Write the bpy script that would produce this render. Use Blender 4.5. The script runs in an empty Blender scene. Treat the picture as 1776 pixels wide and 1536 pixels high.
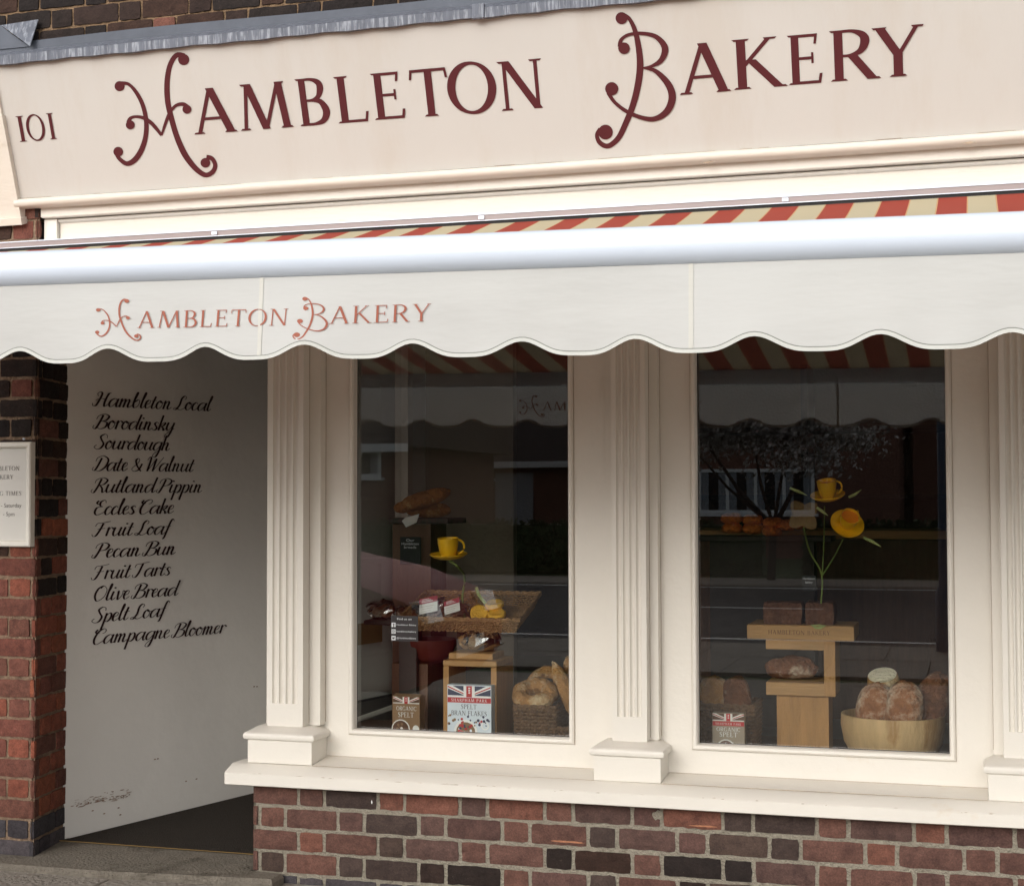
import bpy, math, random
from mathutils import Vector, Matrix
R = math.radians
SC = bpy.context.scene
COL = SC.collection

# ---------------------------------------------------------------- camera, sky, sun, exposure
F, YAW, PITCH, ROLL = 2671.85, .2938975, .03723925, -.002629088
CAM = Vector((0, -5.0, 1.30))
_d = Vector((-math.sin(YAW)*math.cos(PITCH), math.cos(YAW)*math.cos(PITCH), math.sin(PITCH)))
_r = Vector((math.cos(YAW), math.sin(YAW), 0)); _u = _r.cross(_d)
AR = math.cos(ROLL)*_r + math.sin(ROLL)*_u
AU = -math.sin(ROLL)*_r + math.cos(ROLL)*_u
cd = bpy.data.cameras.new('camera'); cam = bpy.data.objects.new('camera', cd); COL.objects.link(cam)
cd.sensor_fit = 'HORIZONTAL'; cd.sensor_width = 36; cd.lens = 36*F/1776
cd.clip_start = .05; cd.clip_end = 2000
cam.matrix_world = Matrix(((AR.x, AU.x, -_d.x, CAM.x), (AR.y, AU.y, -_d.y, CAM.y), (AR.z, AU.z, -_d.z, CAM.z), (0, 0, 0, 1)))
SC.camera = cam
SUN_EL, SUN_AZ = R(22), R(192)          # azimuth from +Y clockwise: the sun stands behind the photographer
wd = bpy.data.worlds.new("World"); SC.world = wd; wd.use_nodes = True
nt = wd.node_tree; bg = nt.nodes['Background']
sky = nt.nodes.new('ShaderNodeTexSky'); sky.sky_type = 'NISHITA'; sky.sun_disc = False
sky.sun_elevation = SUN_EL; sky.sun_rotation = SUN_AZ
sky.air_density = 1.0; sky.dust_density = 3.0; sky.ozone_density = 1.0
hs = nt.nodes.new('ShaderNodeHueSaturation'); hs.inputs['Saturation'].default_value = .22
nt.links.new(sky.outputs[0], hs.inputs['Color']); nt.links.new(hs.outputs[0], bg.inputs[0])
bg.inputs[1].default_value = .15
sl = bpy.data.lights.new('sun', 'SUN'); sl.energy = .75; sl.angle = R(80); sl.color = (1, .985, .965)
so = bpy.data.objects.new('sun', sl); COL.objects.link(so)
sdir = Vector((math.sin(SUN_AZ)*math.cos(SUN_EL), math.cos(SUN_AZ)*math.cos(SUN_EL), math.sin(SUN_EL)))
so.rotation_euler = sdir.to_track_quat('Z', 'Y').to_euler(); so.location = (0, -12, 20)
SC.view_settings.view_transform = 'Standard'; SC.view_settings.look = 'None'
SC.view_settings.exposure = 0.57; SC.view_settings.gamma = 1
SC.cycles.max_bounces = 8; SC.cycles.transparent_max_bounces = 16
SC.cycles.sample_clamp_indirect = 6

# ---------------------------------------------------------------- measuring helpers
def ray(px, py):
    v = AR*((px-888)/F) + AU*(-(py-768)/F) + _d
    return v/v.y
def at(px, py, Y):                       # point of the plane y = Y seen at that pixel
    return CAM + ray(px, py)*(Y-CAM.y)
def at_plane(px, py, P0, n):
    v = ray(px, py); return CAM + v*((P0-CAM).dot(n)/v.dot(n))
def at_z(px, py, z):
    v = ray(px, py); return CAM + v*((z-CAM.z)/v.z)
GLASS_Y = .03
def refl(px, py, dist):                  # the real place, dist metres before the shop, of something mirrored in the panes
    v = ray(px, py); k = 2*GLASS_Y + 5 + dist
    return Vector((v.x*k, -dist, CAM.z + v.z*k))

# ---------------------------------------------------------------- materials
def sr(r, g, b):
    f = lambda c: (c/255/12.92) if c/255 <= .04045 else ((c/255+.055)/1.055)**2.4
    return (f(r), f(g), f(b), 1)
MATS = {}
def nodes_of(name):
    m = bpy.data.materials.new(name); m.use_nodes = True; MATS[name] = m
    n = m.node_tree; b = n.nodes['Principled BSDF']
    return m, n, b
def N(n, kind, **kw):
    q = n.nodes.new(kind)
    for k, v in kw.items():
        if k.startswith('i_'): q.inputs[int(k[2:]) if k[2:].isdigit() else k[2:]].default_value = v
        else: setattr(q, k, v)
    return q
def sc3(c, k): return (min(1, c[0]*k), min(1, c[1]*k), min(1, c[2]*k), 1)
def mat(name, col, rough=.5, var=.08, nscale=8, bump=.02, bscale=60, spec=.5, stain=None, stain_scale=3, stain_lo=.58, metal=0, stretch=(1, 1, 1), coat=0, sub=None):
    m, n, b = nodes_of(name); L = n.links.new
    tc = N(n, 'ShaderNodeTexCoord'); mp = N(n, 'ShaderNodeMapping'); mp.inputs['Scale'].default_value = stretch
    L(tc.outputs['Object'], mp.inputs[0])
    no = N(n, 'ShaderNodeTexNoise'); no.inputs['Scale'].default_value = nscale; no.inputs['Detail'].default_value = 6; no.inputs['Roughness'].default_value = .65
    L(mp.outputs[0], no.inputs['Vector'])
    rp = N(n, 'ShaderNodeValToRGB'); rp.color_ramp.elements[0].position = .3; rp.color_ramp.elements[1].position = .7
    rp.color_ramp.elements[0].color = sc3(col, 1-var); rp.color_ramp.elements[1].color = sc3(col, 1+var)
    L(no.outputs['Fac'], rp.inputs[0]); out = rp.outputs[0]
    if stain:
        n2 = N(n, 'ShaderNodeTexNoise'); n2.inputs['Scale'].default_value = stain_scale; n2.inputs['Detail'].default_value = 8; n2.inputs['Roughness'].default_value = .7
        L(mp.outputs[0], n2.inputs['Vector'])
        r2 = N(n, 'ShaderNodeValToRGB'); r2.color_ramp.elements[0].position = stain_lo; r2.color_ramp.elements[1].position = stain_lo+.14
        L(n2.outputs['Fac'], r2.inputs[0])
        mx = N(n, 'ShaderNodeMix', data_type='RGBA'); L(r2.outputs[0], mx.inputs[0]); L(out, mx.inputs[6]); mx.inputs[7].default_value = stain; out = mx.outputs[2]
    L(out, b.inputs['Base Color'])
    b.inputs['Roughness'].default_value = rough; b.inputs['Metallic'].default_value = metal
    b.inputs['Specular IOR Level'].default_value = spec; b.inputs['Coat Weight'].default_value = coat
    if bump:
        n3 = N(n, 'ShaderNodeTexNoise'); n3.inputs['Scale'].default_value = bscale; n3.inputs['Detail'].default_value = 4
        L(mp.outputs[0], n3.inputs['Vector'])
        bp = N(n, 'ShaderNodeBump'); bp.inputs['Strength'].default_value = 1; bp.inputs['Distance'].default_value = bump*.05
        L(n3.outputs['Fac'], bp.inputs['Height']); L(bp.outputs[0], b.inputs['Normal'])
    return m
CREAM = mat('cream paint', sr(222, 217, 207), .42, .025, 4, .03, 35, .45, stain=sr(214, 199, 178), stain_scale=2.2, stain_lo=.62)
FASCIA = mat('fascia paint', sr(194, 190, 184), .5, .012, 1.6, .02, 25, .4, stain=sr(191, 185, 177), stain_scale=2.2, stain_lo=.5, stretch=(1.6, 1, .3))
FRIEZE = mat('frieze paint', sr(214, 206, 194), .5, .03, 3, .03, 30, .4, stain=sr(192, 180, 162), stain_scale=5, stain_lo=.63, stretch=(.5, 1, 3))
GRIME = mat('grime in the joints', sr(164, 146, 126), .9, .3, 20, 0)
CHIP = mat('chipped paint', sr(150, 124, 104), .9, .4, 60, .1)
BURG = mat('burgundy sign paint', sr(78, 22, 27), .6, .06, 10, .01, spec=.3)
TERRA = mat('terracotta print', sr(152, 84, 64), .7, .05, 10, 0)
BLACKP = mat('black brown sign paint', sr(46, 20, 20), .5, .1, 10, 0)
LEAD = mat('lead', sr(92, 96, 106), .6, .3, 22, .05, 30, .4, stain=sr(148, 152, 160), stain_scale=26, stain_lo=.5, stretch=(3, 3, .22), metal=.1)
LEAD2 = mat('lead upstand', sr(84, 88, 97), .65, .2, 5, .05, 20, .4, stain=sr(116, 120, 128), stain_scale=4, stain_lo=.6, metal=.2)
WHITEM = mat('white powder coat', sr(214, 223, 236), .32, .01, 3, 0, spec=.5, coat=.2)
TAUPE = mat('taupe aluminium', sr(140, 126, 124), .4, .06, 5, 0)
BLACK = mat('black rubber', sr(22, 20, 20), .7, .2, 10, 0)
PLASTER = mat('porch plaster', sr(232, 228, 221), .75, .025, 3, .06, 12, .3, stain=sr(222, 217, 209), stain_scale=2.5, stain_lo=.6)
MATFL = mat('porch matting', sr(58, 52, 46), .95, .12, 60, .3, 200, .2)
CONC = mat('old concrete', sr(122, 115, 104), .9, .16, 14, .2, 90, .2, stain=sr(92, 86, 76), stain_scale=6, stain_lo=.54)
PAVE = mat('paving slabs', sr(150, 143, 133), .9, .12, 7, .4, 60, .2, stain=sr(110, 104, 95), stain_scale=5, stain_lo=.58)
TARMAC = mat('tarmac', sr(72, 72, 76), .9, .15, 30, .6, 150, .3)
ROADP = mat('white road paint', sr(225, 225, 220), .7, .1, 20, .1)
MORTAR = mat('mortar pale', sr(154, 147, 132), .95, .14, 40, .3, 130, .1, stain=sr(120, 112, 98), stain_scale=12, stain_lo=.58)
MORTARD = mat('mortar sooty', sr(138, 114, 90), .95, .2, 30, .3, 130, .1, stain=sr(74, 60, 50), stain_scale=8, stain_lo=.52)
MORTARP = mat('mortar on pillar', sr(146, 124, 104), .95, .2, 30, .3, 130, .1, stain=sr(86, 70, 60), stain_scale=8, stain_lo=.55)
OAK = mat('oak', sr(176, 132, 80), .5, .16, 7, .06, 40, .4, stretch=(6, 6, .7))
OAKH = mat('oak boards', sr(184, 142, 90), .5, .14, 7, .06, 40, .4, stretch=(.7, 6, 6))
DKWOOD = mat('dark brown wood', sr(98, 66, 46), .5, .2, 6, .05, 40, .4, stretch=(6, 6, .8))
BOWLW = mat('pale turned wood', sr(206, 174, 126), .5, .16, 5, .05, 30, .4, stain=sr(168, 126, 72), stain_scale=2.0, stain_lo=.52, stretch=(5, 5, .9))
MAROON = mat('maroon glaze', sr(96, 42, 34), .3, .2, 6, .02)
WICK = mat('wicker', sr(164, 126, 84), .7, .3, 30, .2, 120)
WICKD = mat('dark wicker', sr(120, 92, 66), .75, .3, 30, .2, 120)
YELLOW = mat('yellow enamel', sr(255, 198, 28), .4, .03, 5, 0, coat=.2)
TEA = mat('orange tea', sr(240, 140, 20), .4, .03, 5, 0)
STEM = mat('green stem', sr(112, 128, 62), .6, .1, 12, 0)
LEAFG = mat('pale green leaf', sr(178, 188, 120), .6, .1, 12, 0)
PETAL = mat('olive brown petal', sr(112, 84, 30), .6, .15, 20, .05)
def bread(name, c1, c2, flour=.5, fs=9):
    return mat(name, c1, .75, .3, 14, .5, 45, .25, stain=c2, stain_scale=fs, stain_lo=flour)
CRUST = bread('floury crust', sr(164, 110, 72), sr(212, 194, 170), .46, 7)
CRUSTD = bread('dark floury crust', sr(124, 80, 54), sr(200, 184, 160), .52, 11)
CRUSTG = bread('golden crust', sr(176, 130, 78), sr(216, 194, 156), .5, 9)
BAGU = bread('baguette crust', sr(160, 106, 52), sr(206, 170, 112), .55, 18)
RYE = bread('rye crust', sr(98, 66, 50), sr(124, 92, 70), .55, 14)
BUN = bread('bun crust', sr(226, 130, 56), sr(186, 92, 34), .55, 18)
CRUMB = mat('white crumb', sr(250, 240, 210), .9, .05, 40, .3, 80)
BISC = mat('yellow biscuit', sr(240, 186, 60), .7, .12, 30, .2, 60)
PAPER = mat('white paper', sr(232, 232, 226), .8, .03, 10, .02)
KRAFT = mat('kraft paper', sr(142, 112, 82), .8, .08, 14, .03)
GREYBOX = mat('taupe card', sr(160, 146, 128), .7, .04, 8, 0)
PALEBLUE = mat('pale blue card', sr(222, 232, 240), .6, .02, 8, 0)
NAVY = mat('navy print', sr(44, 52, 84), .6, .05, 8, 0)
REDP = mat('red print', sr(190, 42, 46), .6, .05, 8, 0)
WHITEP = mat('white print', sr(245, 245, 242), .6, .02, 8, 0)
DARKP = mat('dark print', sr(40, 42, 52), .6, .05, 8, 0)
SLATE = mat('chalkboard', sr(30, 30, 32), .7, .15, 20, 0)
CHALK = mat('chalk', sr(215, 218, 220), .9, .1, 60, 0)
BRASS = mat('brass', sr(160, 132, 84), .5, .1, 10, 0, metal=.5)
DOORW = mat('white door gloss', sr(232, 232, 226), .35, .02, 5, 0)
SHOPWALL = mat('brown shop wall', sr(92, 72, 58), .85, .12, 3, .05)
SHOPFLOOR = mat('grey shop floor', sr(112, 108, 104), .6, .08, 6, .02)
SHOPCEIL = mat('dim ceiling', sr(130, 126, 120), .9, .05, 3, 0)
SHELF = mat('dark shelving', sr(52, 42, 36), .6, .2, 8, .03)
CARRED = mat('car red', sr(136, 26, 48), .7, .03, 4, 0, spec=.15)
CARDARK = mat('car glass', sr(20, 24, 28), .08, .02, 4, 0)
TYRE = mat('tyre rubber', sr(24, 24, 25), .85, .1, 20, .1)
ALLOY = mat('alloy', sr(180, 182, 186), .35, .05, 8, 0, metal=.8)
LENS = mat('headlight lens', sr(220, 224, 230), .15, .02, 8, 0)
HBRICK = mat('house brick far', sr(124, 88, 76), .9, .3, 14, .2, 60)
HROOF = mat('roof tiles', sr(84, 74, 70), .9, .3, 10, .4, 30)
UPVC = mat('white window plastic', sr(236, 238, 240), .4, .02, 5, 0)
CURTAIN = mat('net curtain', sr(150, 156, 164), .9, .3, 20, .2, stretch=(12, 12, .3))
GARAGE = mat('grey garage door', sr(170, 174, 182), .6, .05, 6, 0, stretch=(1, 1, 20))
HEDGE = mat('hedge leaf', sr(58, 78, 44), .8, .4, 30, 0)
LEAFT = mat('blossom leaf', sr(120, 116, 106), .8, .5, 6, 0, stain=sr(240, 232, 228), stain_scale=9, stain_lo=.45)
BARK = mat('bark', sr(62, 50, 44), .9, .3, 20, .4)
POSTB = mat('blue grey post', sr(60, 76, 96), .5, .05, 8, 0)
GRASS = mat('verge grass', sr(74, 92, 52), .95, .3, 20, .5, 100)

def brick_mat(name):
    m, n, b = nodes_of(name); L = n.links.new
    at_ = N(n, 'ShaderNodeAttribute'); at_.attribute_name = 'tone'
    tc = N(n, 'ShaderNodeTexCoord')
    n1 = N(n, 'ShaderNodeTexNoise'); n1.inputs['Scale'].default_value = 28; n1.inputs['Detail'].default_value = 9; n1.inputs['Roughness'].default_value = .72
    L(tc.outputs['Object'], n1.inputs['Vector'])
    r1 = N(n, 'ShaderNodeValToRGB'); e = r1.color_ramp.elements
    e[0].position = .28; e[0].color = (.55, .53, .54, 1); e[1].position = .72; e[1].color = (1.4, 1.36, 1.32, 1)
    L(n1.outputs['Fac'], r1.inputs[0])
    mu = N(n, 'ShaderNodeMix', data_type='RGBA', blend_type='MULTIPLY'); mu.inputs[0].default_value = 1
    n4 = N(n, 'ShaderNodeTexNoise'); n4.inputs['Scale'].default_value = 190; n4.inputs['Detail'].default_value = 4; n4.inputs['Roughness'].default_value = .8
    L(tc.outputs['Object'], n4.inputs['Vector'])
    r4 = N(n, 'ShaderNodeValToRGB'); e4 = r4.color_ramp.elements; e4[0].position = .35; e4[0].color = (.66, .64, .64, 1); e4[1].position = .68; e4[1].color = (1.3, 1.28, 1.26, 1)
    L(n4.outputs['Fac'], r4.inputs[0])
    m4 = N(n, 'ShaderNodeMix', data_type='RGBA', blend_type='MULTIPLY'); m4.inputs[0].default_value = 1
    L(at_.outputs['Color'], m4.inputs[6]); L(r4.outputs[0], m4.inputs[7])
    L(m4.outputs[2], mu.inputs[6]); L(r1.outputs[0], mu.inputs[7])
    n2 = N(n, 'ShaderNodeTexNoise'); n2.inputs['Scale'].default_value = 75; n2.inputs['Detail'].default_value = 5; n2.inputs['Roughness'].default_value = .8
    L(tc.outputs['Object'], n2.inputs['Vector'])
    r2 = N(n, 'ShaderNodeValToRGB'); r2.color_ramp.elements[0].position = .66; r2.color_ramp.elements[1].position = .74
    r2.color_ramp.elements[1].color = (.55, .55, .55, 1)
    L(n2.outputs['Fac'], r2.inputs[0])
    mx = N(n, 'ShaderNodeMix', data_type='RGBA'); L(r2.outputs[0], mx.inputs[0]); L(mu.outputs[2], mx.inputs[6]); mx.inputs[7].default_value = sr(160, 142, 122)
    L(mx.outputs[2], b.inputs['Base Color']); b.inputs['Roughness'].default_value = .88; b.inputs['Specular IOR Level'].default_value = .25
    n3 = N(n, 'ShaderNodeTexNoise'); n3.inputs['Scale'].default_value = 90; n3.inputs['Detail'].default_value = 6
    L(tc.outputs['Object'], n3.inputs['Vector'])
    bp = N(n, 'ShaderNodeBump'); bp.inputs['Strength'].default_value = 1; bp.inputs['Distance'].default_value = .004
    L(n3.outputs['Fac'], bp.inputs['Height']); L(bp.outputs[0], b.inputs['Normal'])
    return m
BRICK = brick_mat('weathered brick')

def stripe_mat():
    m, n, b = nodes_of('striped awning cloth'); L = n.links.new
    g = N(n, 'ShaderNodeNewGeometry'); sp = N(n, 'ShaderNodeSeparateXYZ'); L(g.outputs['Position'], sp.inputs[0])
    a = N(n, 'ShaderNodeMath', operation='SUBTRACT'); L(sp.outputs[0], a.inputs[0]); a.inputs[1].default_value = -5.108
    d = N(n, 'ShaderNodeMath', operation='DIVIDE'); L(a.outputs[0], d.inputs[0]); d.inputs[1].default_value = .1668
    fr = N(n, 'ShaderNodeMath', operation='FRACT'); L(d.outputs[0], fr.inputs[0])
    rp = N(n, 'ShaderNodeValToRGB'); rp.color_ramp.interpolation = 'CONSTANT'
    e = rp.color_ramp.elements; e[0].position = 0; e[0].color = sr(172, 68, 52); e[1].position = .49; e[1].color = sr(214, 170, 124)
    q = e.new(.515); q.color = sr(206, 194, 162); q = e.new(.975); q.color = sr(214, 170, 124)
    L(fr.outputs[0], rp.inputs[0])
    no = N(n, 'ShaderNodeTexNoise'); no.inputs['Scale'].default_value = 6; no.inputs['Detail'].default_value = 5
    mu = N(n, 'ShaderNodeMix', data_type='RGBA', blend_type='MULTIPLY'); mu.inputs[0].default_value = .25
    L(rp.outputs[0], mu.inputs[6]); L(no.outputs['Color'], mu.inputs[7])
    L(rp.outputs[0], b.inputs['Base Color']); b.inputs['Roughness'].default_value = .85
    tr = N(n, 'ShaderNodeBsdfTranslucent'); mt_ = N(n, 'ShaderNodeMix', data_type='RGBA'); mt_.inputs[0].default_value = .45; mt_.inputs[7].default_value = sr(150, 128, 104); L(rp.outputs[0], mt_.inputs[6]); L(mt_.outputs[2], tr.inputs['Color'])
    mx = N(n, 'ShaderNodeMixShader'); mx.inputs[0].default_value = .25
    L(b.outputs[0], mx.inputs[1]); L(tr.outputs[0], mx.inputs[2]); L(mx.outputs[0], n.nodes['Material Output'].inputs[0])
    return m
STRIPE = stripe_mat()
def cloth_mat(name, col, tr=.3, bumpd=.002):
    m = mat(name, col, .7, .015, 3, .12, 5, .3, stain=sc3(col, .965), stain_scale=3.0, stain_lo=.5, stretch=(.55, 1, 2.2))
    n = m.node_tree; b = n.nodes['Principled BSDF']
    t = N(n, 'ShaderNodeBsdfTranslucent'); t.inputs['Color'].default_value = col
    mx = N(n, 'ShaderNodeMixShader'); mx.inputs[0].default_value = tr
    n.links.new(b.outputs[0], mx.inputs[1]); n.links.new(t.outputs[0], mx.inputs[2]); n.links.new(mx.outputs[0], n.nodes['Material Output'].inputs[0])
    return m
VALC = cloth_mat('off white valance cloth', sr(210, 210, 207), .25)
PIPING = mat('white edge binding', sr(192, 192, 186), .6, .03, 8, .02)
PIPEG = mat('grey stitched groove', sr(118, 120, 112), .8, .08, 20, 0)
def glass_mat(name, tint=(1, 1, 1, 1), boost=1.0):
    m = bpy.data.materials.new(name); m.use_nodes = True; n = m.node_tree; n.nodes.clear(); L = n.links.new
    o = N(n, 'ShaderNodeOutputMaterial'); t = N(n, 'ShaderNodeBsdfTransparent'); t.inputs[0].default_value = tint
    g = N(n, 'ShaderNodeBsdfGlossy'); g.inputs['Roughness'].default_value = 0
    f = N(n, 'ShaderNodeFresnel'); f.inputs['IOR'].default_value = 1.5
    k = N(n, 'ShaderNodeMath', operation='MULTIPLY'); k.inputs[1].default_value = boost; k.use_clamp = True; L(f.outputs[0], k.inputs[0])
    mx = N(n, 'ShaderNodeMixShader'); L(k.outputs[0], mx.inputs[0]); L(t.outputs[0], mx.inputs[1]); L(g.outputs[0], mx.inputs[2]); L(mx.outputs[0], o.inputs[0])
    return m
PANE = glass_mat('shop window glass', (.95, .97, .95, 1), 3.5)      # the four faces of a double glazed unit reflect nearly four times one face
CELLO = glass_mat('clear cellophane', (.93, .93, .93, 1), 2.5)

# ---------------------------------------------------------------- objects, things, parts
ORG = {}
def tag(o, label=None, cat=None, group=None, kind=None):
    if label: o['label'] = label
    if cat: o['category'] = cat
    if group: o['group'] = group
    if kind: o['kind'] = kind
    return o
def thing(name, label, cat, loc, group=None):
    o = bpy.data.objects.new(name, None); COL.objects.link(o); o.location = loc; ORG[o] = Vector(loc); o.empty_display_size = .05
    return tag(o, label, cat, group)
class MB:
    def __init__(s): s.v = []; s.f = []; s.m = []; s.c = None
    def add(s, vs, fs, mi=0):
        o = len(s.v); s.v += [Vector(p) for p in vs]; s.f += [tuple(i+o for i in f) for f in fs]; s.m += [mi]*len(fs); return o
    def box(s, x0, x1, y0, y1, z0, z1, mi=0, bev=0):
        if bev:
            b = bev; a = []
            for z, i in ((z0, b), (z0+b, 0), (z1-b, 0), (z1, b)):
                a.append([(x0+i, y0+i, z), (x1-i, y0+i, z), (x1-i, y1-i, z), (x0+i, y1-i, z)])
            return s.rings(a, mi, cap=True)
        s.add([(x0, y0, z0), (x1, y0, z0), (x1, y1, z0), (x0, y1, z0), (x0, y0, z1), (x1, y0, z1), (x1, y1, z1), (x0, y1, z1)],
              [(0, 3, 2, 1), (4, 5, 6, 7), (0, 1, 5, 4), (1, 2, 6, 5), (2, 3, 7, 6), (3, 0, 4, 7)], mi)
    def obox(s, c, ax, ay, az, mi=0):     # box round c with half axes
        c, ax, ay, az = map(Vector, (c, ax, ay, az))
        s.add([c-ax-ay-az, c+ax-ay-az, c+ax+ay-az, c-ax+ay-az, c-ax-ay+az, c+ax-ay+az, c+ax+ay+az, c-ax+ay+az],
              [(0, 3, 2, 1), (4, 5, 6, 7), (0, 1, 5, 4), (1, 2, 6, 5), (2, 3, 7, 6), (3, 0, 4, 7)], mi)
    def rings(s, rs, mi=0, cap=False, closed=True):
        n = len(rs[0]); vs = [p for r in rs for p in r]; fs = []
        for i in range(len(rs)-1):
            for j in range(n if closed else n-1):
                k = (j+1) % n; fs.append((i*n+j, i*n+k, (i+1)*n+k, (i+1)*n+j))
        if cap: fs.append(tuple(range(n-1, -1, -1))); fs.append(tuple((len(rs)-1)*n+j for j in range(n)))
        s.add(vs, fs, mi)
    def lathe(s, c, prof, seg=32, mi=0, M=None):
        c = Vector(c); rs = []
        for r, z in prof:
            ring = []
            for j in range(seg):
                p = Vector((r*math.cos(2*math.pi*j/seg), r*math.sin(2*math.pi*j/seg), z))
                ring.append(c + (M @ p if M else p))
            rs.append(ring)
        s.rings(rs, mi)
    def tube(s, pts, rad, seg=8, mi=0, cap=True):
        pts = [Vector(p) for p in pts]; rs = []; up = Vector((0, 0, 1)); 
        for i, p in enumerate(pts):
            t = (pts[min(i+1, len(pts)-1)]-pts[max(i-1, 0)]).normalized()
            a = t.cross(up) if abs(t.z) < .95 else t.cross(Vector((1, 0, 0)))
            a.normalize(); b = a.cross(t); r = rad[i] if isinstance(rad, (list, tuple)) else rad
            rs.append([p+(a*math.cos(2*math.pi*j/seg)+b*math.sin(2*math.pi*j/seg))*r for j in range(seg)])
        s.rings(rs, mi, cap=cap)
    def prof_x(s, prof, x0, x1, mi=0, n=1, fn=None):   # a (y, z) outline run along x
        rs = []
        for i in range(n+1):
            x = x0+(x1-x0)*i/n; rs.append([Vector((x, y, z))+(fn(x) if fn else Vector()) for y, z in prof])
        s.rings(rs, mi, cap=True)
    def build(s, name, mats, parent=None, smooth=False, label=None, cat=None, group=None, kind=None, origin=None, flip=False):
        if not isinstance(mats, (list, tuple)): mats = [mats]
        if parent is not None: o0 = ORG[parent]
        elif origin is not None: o0 = Vector(origin)
        else:
            xs = [p.x for p in s.v]; ys = [p.y for p in s.v]; zs = [p.z for p in s.v]
            o0 = Vector(((min(xs)+max(xs))/2, (min(ys)+max(ys))/2, min(zs)))
        me = bpy.data.meshes.new(name); me.from_pydata([p-o0 for p in s.v], [], s.f)
        for m in mats: me.materials.append(m)
        if len(mats) > 1: me.polygons.foreach_set('material_index', s.m)
        if s.c is not None:
            at_ = me.color_attributes.new('tone', 'FLOAT_COLOR', 'POINT')
            at_.data.foreach_set('color', [q for c in s.c for q in c])
        if smooth:
            me.polygons.foreach_set('use_smooth', [True]*len(me.polygons))
            me.set_sharp_from_angle(angle=R(42))
        me.update()
        o = bpy.data.objects.new(name, me); COL.objects.link(o)
        if parent is not None: o.parent = parent
        else: o.location = o0
        ORG[o] = o0
        return tag(o, label, cat, group, kind)

# ---------------------------------------------------------------- lettering
def crom(pts, n=6, closed=False):
    if len(pts) < 3 and not closed: return pts
    out = []; N_ = len(pts); g = (lambda i: pts[i % N_]) if closed else (lambda i: pts[max(0, min(N_-1, i))])
    for i in range(N_ if closed else N_-1):
        a, b, c, d = g(i-1), g(i), g(i+1), g(i+2)
        for k in range(n):
            t = k/n
            out.append(tuple(.5*(2*b[q]+(c[q]-a[q])*t+(2*a[q]-5*b[q]+4*c[q]-d[q])*t*t+(3*b[q]-a[q]-3*c[q]+d[q])*t**3) for q in range(len(b))))
    if not closed: out.append(tuple(pts[-1]))
    return out
def brush(pts, n=6, closed=False):       # (x, y, width) points -> quads
    P = crom(pts, n, closed); L_ = []; Q = []; m = len(P)
    for i in range(m):
        a = P[(i-1) % m] if closed else P[max(0, i-1)]; b = P[(i+1) % m] if closed else P[min(m-1, i+1)]
        dx, dy = b[0]-a[0], b[1]-a[1]; l = math.hypot(dx, dy) or 1; nx, ny = -dy/l, dx/l; w = P[i][2]/2
        L_.append(((P[i][0]+nx*w, P[i][1]+ny*w), (P[i][0]-nx*w, P[i][1]-ny*w)))
    for i in range(m if closed else m-1):
        a, b = L_[i], L_[(i+1) % m]; Q.append([a[0], a[1], b[1], b[0]])
    return Q
def disc(x, y, r, n=18): return [[(x+r*math.cos(2*math.pi*i/n), y+r*math.sin(2*math.pi*i/n)) for i in range(n)]]
WT = [1.28]
def LN(x0, y0, x1, y1, w):
    w *= WT[0]; return [[(x0-w/2, y0), (x0+w/2, y0), (x1+w/2, y1), (x1-w/2, y1)]]
def HB(x0, x1, y, h):
    h *= WT[0]*1.08; y += (.024-h/2)*(1 if y > .9 else -1 if y < .1 else 0); return [[(x0, y-h/2), (x1, y-h/2), (x1, y+h/2), (x0, y+h/2)]]
def SF(x, y, l, r, top=0, hw=.065):
    s = -1 if top else 1; h = .034*WT[0]; q = [[(x-l, y), (x+r, y), (x+r*.75, y+s*h), (x-l*.75, y+s*h)]]
    return q
def ring_o(cx, cy, rx, ry, thin=.05, thick=.15, a0=0, a1=360):
    pts = []; n = 20
    for i in range(n):
        a = R(a0+(a1-a0)*i/(n if a1-a0 == 360 else n-1)); c = abs(math.cos(a+.15))
        w = WT[0]*(thin+(thick-thin)*c**1.5); d = .028*(WT[0]-1); pts.append((cx+(rx-d)*math.cos(a), cy+(ry-d)*math.sin(a), w))
    return brush(pts, 3, a1-a0 == 360)
ST = lambda x=.16, w=.135: LN(x, 0, x, 1, w)
def gb_(pts, n=6): return brush([(x, y-(.012 if y > .9 else -.012 if y < .1 else 0)*(WT[0]-1)/.28, w*WT[0]) for x, y, w in pts], n)
BOWL_P = [(.16, .976, .048), (.4, .976, .055), (.58, .88, .115), (.62, .74, .14), (.54, .57, .10), (.36, .495, .05), (.16, .495, .048)]
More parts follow.
